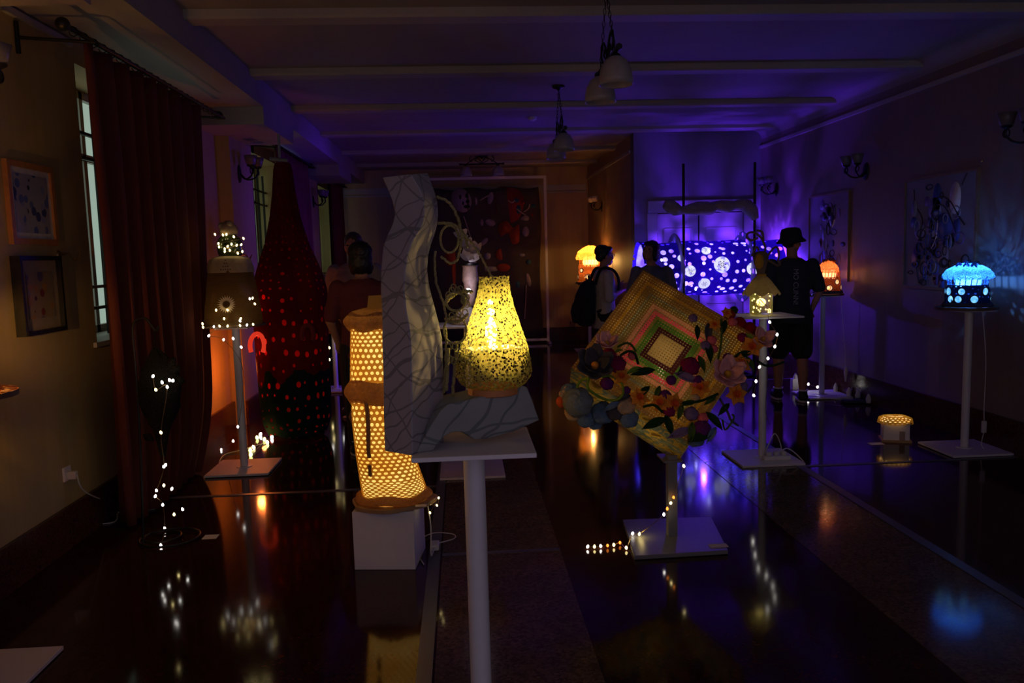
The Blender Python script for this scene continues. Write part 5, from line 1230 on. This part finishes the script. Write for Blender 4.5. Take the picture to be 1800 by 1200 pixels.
for e in (ell(809, 346, 2, 4), ell(820, 344, 2, 4), ell(822, 354, 3.4, 3.6), ell(814, 357, 1.6, 3.5), ell(821, 363, 6, 3.2)): patch(e, mdk, 'mask_feature', .056)
patch([(872,332),(905,331),(920,345),(918,372),(908,388),(885,392),(873,375)], mred, off=.047)
patch([(876,396),(890,388),(902,400),(912,395),(912,425),(900,428),(893,410),(880,415)], morg, off=.05); patch(ell(880, 447, 9, 10), morg); patch(ell(885, 470, 12, 7), morg); patch([(795,450),(800,445),(801,490),(795,540),(785,560),(780,556),(790,520)], morg)
patch(ell(790, 455, 10, 12), morg)
for e in (ell(862, 348, 5, 11, .2), ell(836, 354, 3.5, 7), ell(862, 391, 9, 6, .3), ell(847, 391, 3, 6), ell(851, 425, 4, 9, .8), ell(857, 450, 6, 6), ell(924, 407, 6, 9), ell(929, 492, 4, 12, -.2), ell(835, 464, 4, 4), ell(918, 448, 5, 3)): patch(e, mlil)
patch([(849,469),(873,469),(873,476),(849,476)], mbe); patch([(915,385),(926,388),(930,384),(928,380),(922,378)], mbe)
for e in (ell(908, 352, 5, 4), ell(912, 368, 4, 8), ell(938, 362, 4, 4), ell(930, 460, 4, 4), ell(910, 500, 4, 6)): patch(e, mteal, off=.056)
for e in (ell(920, 356, 2.5, 3), ell(935, 378, 2.5, 2.5), ell(915, 345, 2.5, 2.5)): patch(e, mred, off=.06)
b = MB()
for pp in (((908,367),(916,373),(924,378)), ((921,372),(929,366),(931,358)), ((893,352),(900,356),(905,352)), ((925,500),(924,530),(922,560)), ((844,352),(852,347),(860,343)), ((815,380),(825,410),(835,440))):
    b.tube(smoothpath([at(x, y, ty-.06) for x, y in pp], 4), .012, 6)
b.obj('stitched_cord', mbe, TT)

# ------------------------------------------------------------ people
SKIN = mat('skin', (.36, .18, .11), .6, var=.1, scale=20, bump=.05, spec=.3)
def xf(base, face, s):
    c, n = cos(face), sin(face)
    return lambda x, y, z: V(base[0]+s*(x*c-y*n), base[1]+s*(x*n+y*c), base[2]+s*z)   # local +y = where the person faces
def remesh(o, v=.012, sm=3):
    r = o.modifiers.new('r', 'REMESH'); r.mode = 'VOXEL'; r.voxel_size = v; r.use_smooth_shade = True
    q = o.modifiers.new('s', 'SMOOTH'); q.factor = .5; q.iterations = sm; return o
def elli(b, T, c, r, n=16, rot=0):
    rows = []
    for i in range(11):
        t = min(max(pi*i/10, .02), pi-.02); rows.append([T(c[0]+r[0]*sin(t)*cos(2*pi*j/n)*cos(rot)-r[1]*sin(t)*sin(2*pi*j/n)*sin(rot), c[1]+r[0]*sin(t)*cos(2*pi*j/n)*sin(rot)+r[1]*sin(t)*sin(2*pi*j/n)*cos(rot), c[2]-r[2]*cos(t)) for j in range(n)])
    vs = b.grid(rows, cu=True); b.cap(vs[0], 0, True); b.cap(vs[-1])
def loft(b, T, secs, n=24):
    rows = [[T(cx+rx*cos(2*pi*j/n), cy+ry*sin(2*pi*j/n), z) for j in range(n)] for z, cx, cy, rx, ry in secs]
    vs = b.grid(rows, cu=True); b.cap(vs[0], 0, True); b.cap(vs[-1])
def cap_(b, T, a, c, ra, rb, s): b.capsule(T(*a), T(*c), ra*s, rb*s, 12)
def person(base, face, H, label, arms, legs, head=0.0, headtilt=0.0, shirt=None, pants=None, hair=None, build=1.0, shorts=False, sleeve=.5, shirtlen=.86, hat=None, long_top=False):
    """arms: two (elbow, wrist) pairs; legs: two (foot x, y); all local metres on a 1.72 m body"""
    s = H/1.72; T = xf(base, face, s); P_ = thing('person', label, 'person', base)
    w_ = build; b = MB()
    loft(b, T, [(.86, 0, 0, .12*w_, .09), (.95, 0, 0, .155*w_, .11), (1.05, 0, 0, .135*w_, .10), (1.2, 0, .01, .145*w_, .105), (1.32, 0, 0, .165*w_, .105), (1.41, 0, -.01, .14*w_, .08), (1.46, 0, -.01, .07, .06)])
    cap_(b, T, (0, -.01, 1.40), (0, .012, 1.54), .058, .052, s)
    sh = [(-.18*w_, -.01, 1.385), (.18*w_, -.01, 1.385)]
    for S_, (el, wr) in zip(sh, arms):
        cap_(b, T, S_, el, .050, .039, s); cap_(b, T, el, wr, .038, .026, s)
        d = (Vector(wr)-Vector(el)).normalized(); d = (d+V(0, .1, -.15)).normalized(); pc = Vector(wr)+d*.05
        side = d.cross(V(0, 1, .2)).normalized(); nrm = side.cross(d).normalized()
        cap_(b, T, Vector(wr), pc, .026, .026, s)
        for side_o in (-.024, .024): cap_(b, T, Vector(wr)+side*side_o*.5, pc+side*side_o+d*.01, .016, .015, s)
        for f_ in range(4):
            o0 = pc+side*(.027-.018*f_)+d*.025; ln = (.062, .072, .068, .052)[f_]; k1 = o0+d*ln*.55+nrm*.006; k2 = k1+(d*.6+nrm*.6).normalized()*ln*.5
            cap_(b, T, o0, k1, .0092, .0085, s); cap_(b, T, k1, k2, .0085, .007, s)
        th0 = Vector(wr)+d*.02+side*.026; cap_(b, T, th0, th0+(d*.7+side*.6+nrm*.4).normalized()*.055, .012, .0085, s)
    for sx, (fx, fy) in zip((-1, 1), legs):
        hip = (sx*.09*w_, 0, .90); kn = (sx*.10*w_*.6+fx*.4, fy*.5+.02, .49); an = (fx, fy-.03, .09)
        cap_(b, T, hip, kn, .088*w_, .058, s); cap_(b, T, kn, (an[0]*.5+kn[0]*.5, an[1]*.5+kn[1]*.5-.02, .32), .056, .055, s); cap_(b, T, (an[0]*.5+kn[0]*.5, an[1]*.5+kn[1]*.5-.02, .32), an, .054, .036, s)
        cap_(b, T, (fx, fy-.04, .05), (fx+.01*sx, fy+.10, .04), .04, .032, s)
    # head: skull, jaw, nose, brow, lips, ears, eyes; turned by `head`
    hx_, hy_, hz = 0, .02, 1.615; ca, sa = cos(head), sin(head)
    def HT(x, y, z):
        z2 = z*cos(headtilt)-y*sin(headtilt)*-1*0+0; y2 = y*cos(headtilt)+z*sin(headtilt)*1.0; z3 = z*cos(headtilt)-y*sin(headtilt)
        return T(hx_+x*ca-y2*sa, hy_+x*sa+y2*ca, hz+z3)
    elli(b, HT, (0, -.008, .015), (.074, .094, .100)); elli(b, HT, (0, .022, -.055), (.056, .066, .062)); elli(b, HT, (0, .055, -.09), (.03, .03, .024))
    elli(b, HT, (0, .088, -.018), (.013, .022, .022)); elli(b, HT, (0, .098, -.03), (.017, .014, .012)); elli(b, HT, (0, .078, .024), (.05, .018, .012)); elli(b, HT, (0, .085, -.062), (.024, .012, .008)); elli(b, HT, (0, .084, -.074), (.02, .011, .007))
    for sx in (-1, 1): elli(b, HT, (sx*.076, -.005, -.012), (.010, .018, .03)); elli(b, HT, (sx*.045, .06, -.035), (.022, .02, .025))
    body = b.obj('body', SKIN, P_); remesh(body, .0075*s, 2)
    for sx in (-1, 1):
        e = MB(); elli(e, HT, (sx*.031, .079, .004), (.013, .009, .007), 10); e.obj('eye', mat('eye_dark', (.05, .04, .04), .2, bump=0), P_)
    # shirt
    b = MB(); zl = shirtlen
    loft(b, T, [(zl, 0, 0, .185*w_, .135), (zl+.08, 0, 0, .178*w_, .13), (1.05, 0, 0, .165*w_, .123), (1.2, 0, .01, .168*w_, .125), (1.32, 0, 0, .185*w_, .122), (1.40, 0, -.01, .165*w_, .098), (1.455, 0, -.01, .085, .072)], 32)
    for S_, (el, wr) in zip(sh, arms):
        S2 = Vector(S_); E_ = Vector(el); W_ = Vector(wr)
        if sleeve <= .5: cap_(b, T, S2, S2.lerp(E_, sleeve*1.7), .068, .066, s)
        else: cap_(b, T, S2, E_, .066, .058, s); cap_(b, T, E_, E_.lerp(W_, (sleeve-.5)*2), .056, .05, s)
    sh_o = remesh(b.obj('shirt', shirt, P_), .012, 2)
    dm = sh_o.modifiers.new('d', 'DISPLACE'); tx = bpy.data.textures.get('folds') or bpy.data.textures.new('folds', 'CLOUDS'); tx.noise_scale = .12; dm.texture = tx; dm.strength = .022; dm.mid_level = .5; dm.texture_coords = 'GLOBAL'
    # trousers or shorts
    b = MB(); loft(b, T, [(.80, 0, 0, .165*w_, .12), (.9, 0, 0, .172*w_, .125), (.98, 0, 0, .165*w_, .12), (1.03, 0, 0, .15*w_, .112)])
    for sx, (fx, fy) in zip((-1, 1), legs):
        hip = Vector((sx*.09*w_, 0, .88)); kn = Vector((sx*.10*w_*.6+fx*.4, fy*.5+.02, .49)); an = Vector((fx, fy-.03, .09))
        if shorts: cap_(b, T, hip, hip.lerp(kn, .93), .106*w_, .108, s)
        else: cap_(b, T, hip, kn, .10*w_, .078, s); cap_(b, T, kn, kn.lerp(an, .92), .076, .062, s)
    remesh(b.obj('shorts' if shorts else 'trousers', pants, P_), .012, 2)
    for sx, (fx, fy) in zip((-1, 1), legs):
        b = MB(); cap_(b, T, (fx, fy-.05, .055), (fx+.01*sx, fy+.12, .045), .05, .042, s); cap_(b, T, (fx, fy-.04, .06), (fx, fy-.035, .10), .046, .044, s)
        o = remesh(b.obj('shoe', mat('black_canvas_shoe', (.015, .015, .015), .7), P_), .008*s, 2)
        b = MB(); b.prism([(fx+.052*cos(a), fy+.035+.125*sin(a)) for a in [k*pi/10 for k in range(20)]], .022, lambda u, v, ww: T(u, v, .004+ww)); b.obj('sole', mat('white_rubber', (.5, .48, .45), .6), o)
        b = MB(); b.tube([T(fx+.05, fy-.03, .06), T(fx+.054, fy+.02, .075), T(fx+.05, fy+.07, .055)], .005*s, 6); b.tube([T(fx+.046*cos(k*pi/6), fy-.035+.046*sin(k*pi/6), .125) for k in range(12)], .008*s, 6, closed=True); b.obj('sock_trim', M['white'], o)
    if hair:
        b = MB(); hm, hk = hair
        elli(b, HT, (0, -.022, .035), (.086, .100, .098))
        if hk == 'bob': elli(b, HT, (0, -.045, -.03), (.088, .072, .095)); elli(b, HT, (-.07, .0, -.02), (.024, .05, .075)); elli(b, HT, (.07, .0, -.02), (.024, .05, .075)); elli(b, HT, (0, .06, .075), (.06, .035, .03))
        elif hk == 'full': elli(b, HT, (0, -.05, -.02), (.10, .085, .11)); elli(b, HT, (0, -.05, .06), (.10, .09, .085)); elli(b, HT, (-.06, -.02, -.05), (.04, .06, .08)); elli(b, HT, (.06, -.02, -.05), (.04, .06, .08))
        elif hk == 'up': elli(b, HT, (0, -.05, .06), (.085, .085, .075)); elli(b, HT, (0, -.07, -.01), (.07, .05, .06)); elli(b, HT, (0, .05, .085), (.06, .04, .03))
        else: elli(b, HT, (0, -.045, .02), (.082, .075, .08))
        o = remesh(b.obj('hair', hm, P_), .008, 1); dm = o.modifiers.new('d', 'DISPLACE'); t2 = bpy.data.textures.get('tufts') or bpy.data.textures.new('tufts', 'CLOUDS'); t2.noise_scale = .02; dm.texture = t2; dm.strength = .012
    return P_, T, HT, s
blk_t = mat('black_cotton', (.018, .022, .024), .9, bump=.2); blk2 = mat('black_twill', (.010, .010, .012), .9); whit = mat('off_white_blouse', (.42, .40, .38), .85); gryb = mat('grey_blue_shirt', (.12, .125, .15), .85); redb = mat('dark_red_shirt', (.10, .014, .018), .85); palec = mat('pale_grey_shirt', (.22, .20, .22), .85)
dk = mat('black_hair', (.008, .006, .005), .5, var=.5, scale=80, stretch=(1, 1, .1)); gh = mat('grey_dark_hair', (.035, .03, .028), .6, scale=80)
# man in bucket hat, seen from behind
p, T, HT, s = person((3.32, 7.86, 0), -.18, 1.72, 'man in black bucket hat, black tee and shorts seen from behind', [((-.26, -.05, 1.12), (-.19, .04, .90)), ((.26, -.05, 1.12), (.20, .05, .90))], [(-.11, .10), (.10, -.06)], head=-.75, headtilt=-.1, shirt=blk_t, pants=blk2, shorts=True, sleeve=.5, shirtlen=.80, hair=(dk, 'short'), build=1.08)
b = MB(); rows = []
for r, z in ((.001, .135), (.05, .132), (.085, .12), (.098, .09), (.104, .045), (.108, .03), (.135, .0), (.142, -.012), (.138, -.014), (.106, .022)):
    rows.append([HT(r*1.0*cos(2*pi*j/40), -.008+r*1.1*sin(2*pi*j/40), z+.01) for j in range(40)])
b.grid(rows, cu=True); b.obj('bucket_hat', blk2, p, sharp=60)
# white lettering running down the back of the tee
cu = bpy.data.curves.new('lettering', 'FONT'); cu.body = 'MO CUNN!'; cu.size = .07; cu.extrude = .001; cu.align_x = 'CENTER'
to = bpy.data.objects.new('lettering', cu); COL.objects.link(to); cu.materials.append(mat('grey_print', (.30, .29, .27), .7, bump=0))
dg = bpy.context.evaluated_depsgraph_get(); me = bpy.data.meshes.new_from_object(to.evaluated_get(dg)); bpy.data.objects.remove(to)
me.materials.clear(); me.materials.append(mat('grey_print', (.26, .25, .23), .7, bump=0))
lo = bpy.data.objects.new('back_lettering', me); COL.objects.link(lo)
pb = T(-.015, -.150, 1.17); R = Matrix.Rotation(-.18, 4, 'Z') @ Matrix.Rotation(pi/2, 4, 'X') @ Matrix.Rotation(-pi/2, 4, 'Z')
lo.parent = p; lo.matrix_parent_inverse = Matrix.Translation(-p.location); lo.matrix_basis = Matrix.Translation(pb) @ R
# woman with backpack, profile facing right
pw = at(1066, 600, 9.0)
p, T, HT, s = person((pw.x-.02, 9.0, 0), -pi/2+.15, 1.62, 'person in white long shirt with black backpack facing right, arms folded', [((-.24, .02, 1.16), (-.02, .20, 1.24)), ((.26, -.02, 1.12), (.06, .22, 1.20))], [(-.10, .02), (.10, .06)], head=.05, shirt=whit, pants=blk2, sleeve=.62, shirtlen=.74, hair=(dk, 'up'), build=1.06)
b = MB(); loft(b, T, [(.78, 0, -.24, .12, .07), (.85, 0, -.25, .16, .11), (1.0, 0, -.26, .17, .13), (1.15, 0, -.24, .16, .115), (1.28, 0, -.21, .13, .08), (1.33, 0, -.19, .08, .04)]); loft(b, T, [(.82, 0, -.36, .10, .03), (.95, 0, -.37, .115, .045), (1.05, 0, -.36, .10, .03)])
t = thing('backpack', 'black backpack worn by the person in the white shirt', 'backpack', tuple(T(0, -.24, .8))); remesh(b.obj('bag', blk2, t), .012, 2)
for sx in (-.11, .11):
    b = MB(); b.tube(smoothpath([T(sx, -.15, 1.28), T(sx, -.07, 1.46), T(sx, .07, 1.45), T(sx, .145, 1.34), T(sx*1.1, .13, 1.18), T(sx*1.2, -.0, 1.02), T(sx, -.13, .95)], 5), .017, 8); b.obj('strap', blk2, t)
b = MB(); b.tube(smoothpath([T(-.03, -.18, 1.33), T(-.02, -.19, 1.38), T(.02, -.19, 1.38), T(.03, -.18, 1.33)], 4), .009, 6); b.obj('top_handle', blk2, t)
b = MB()
for k in range(4): b.tube([T(.09-.06*k, -.405, .84), T(.09-.06*k, -.41, .72)], .004, 5)
b.obj('hanging_straps', blk2, t)
b = MB()
for sx in (-1, 1): b.tube([HT(sx*.033+.024*cos(k*pi/6), .102, .004+.018*sin(k*pi/6)) for k in range(12)], .002, 5, closed=True); b.tube([HT(sx*.057, .10, .006), HT(sx*.08, 0, .0)], .002, 5)
b.tube([HT(-.01, .104, .004), HT(.01, .104, .004)], .002, 5); tag(b.obj('glasses', M['black']), 'thin glasses on the person with the backpack', 'glasses')
# woman facing left
pw = at(1146, 600, 8.7)
person((pw.x, 8.7, 0), 2.65, 1.66, 'woman with short dark bob and grey shirt standing before the blue drum', [((-.25, -.02, 1.12), (-.20, .10, .90)), ((.25, -.02, 1.12), (.22, .08, .90))], [(-.10, .02), (.10, .0)], head=-.35, headtilt=-.25, shirt=gryb, pants=blk2, sleeve=.5, shirtlen=.78, hair=(dk, 'bob'), build=.98)
# pair at the left behind the golden tower
pw = at(640, 600, 6.3)
person((pw.x-.0, 6.35, 0), .10, 1.66, 'person with full black hair and dark red shirt, seen from behind at left', [((-.27, -.03, 1.12), (-.22, .12, .92)), ((.27, -.03, 1.12), (.2, .14, .95))], [(-.11, .0), (.11, .02)], head=-.1, shirt=redb, pants=blk2, sleeve=.5, shirtlen=.82, hair=(dk, 'full'), build=1.12)
pw = at(640, 600, 8.0)
person((pw.x-.06, 8.0, 0), pi-.1, 1.80, 'person with greying hair and pale shirt standing behind the dark red shirt', [((-.27, -.02, 1.14), (-.24, .06, .92)), ((.27, -.02, 1.14), (.24, .06, .92))], [(-.11, .0), (.11, .02)], head=.0, shirt=palec, pants=blk2, sleeve=.5, shirtlen=.82, hair=(gh, 'short'), build=1.1)
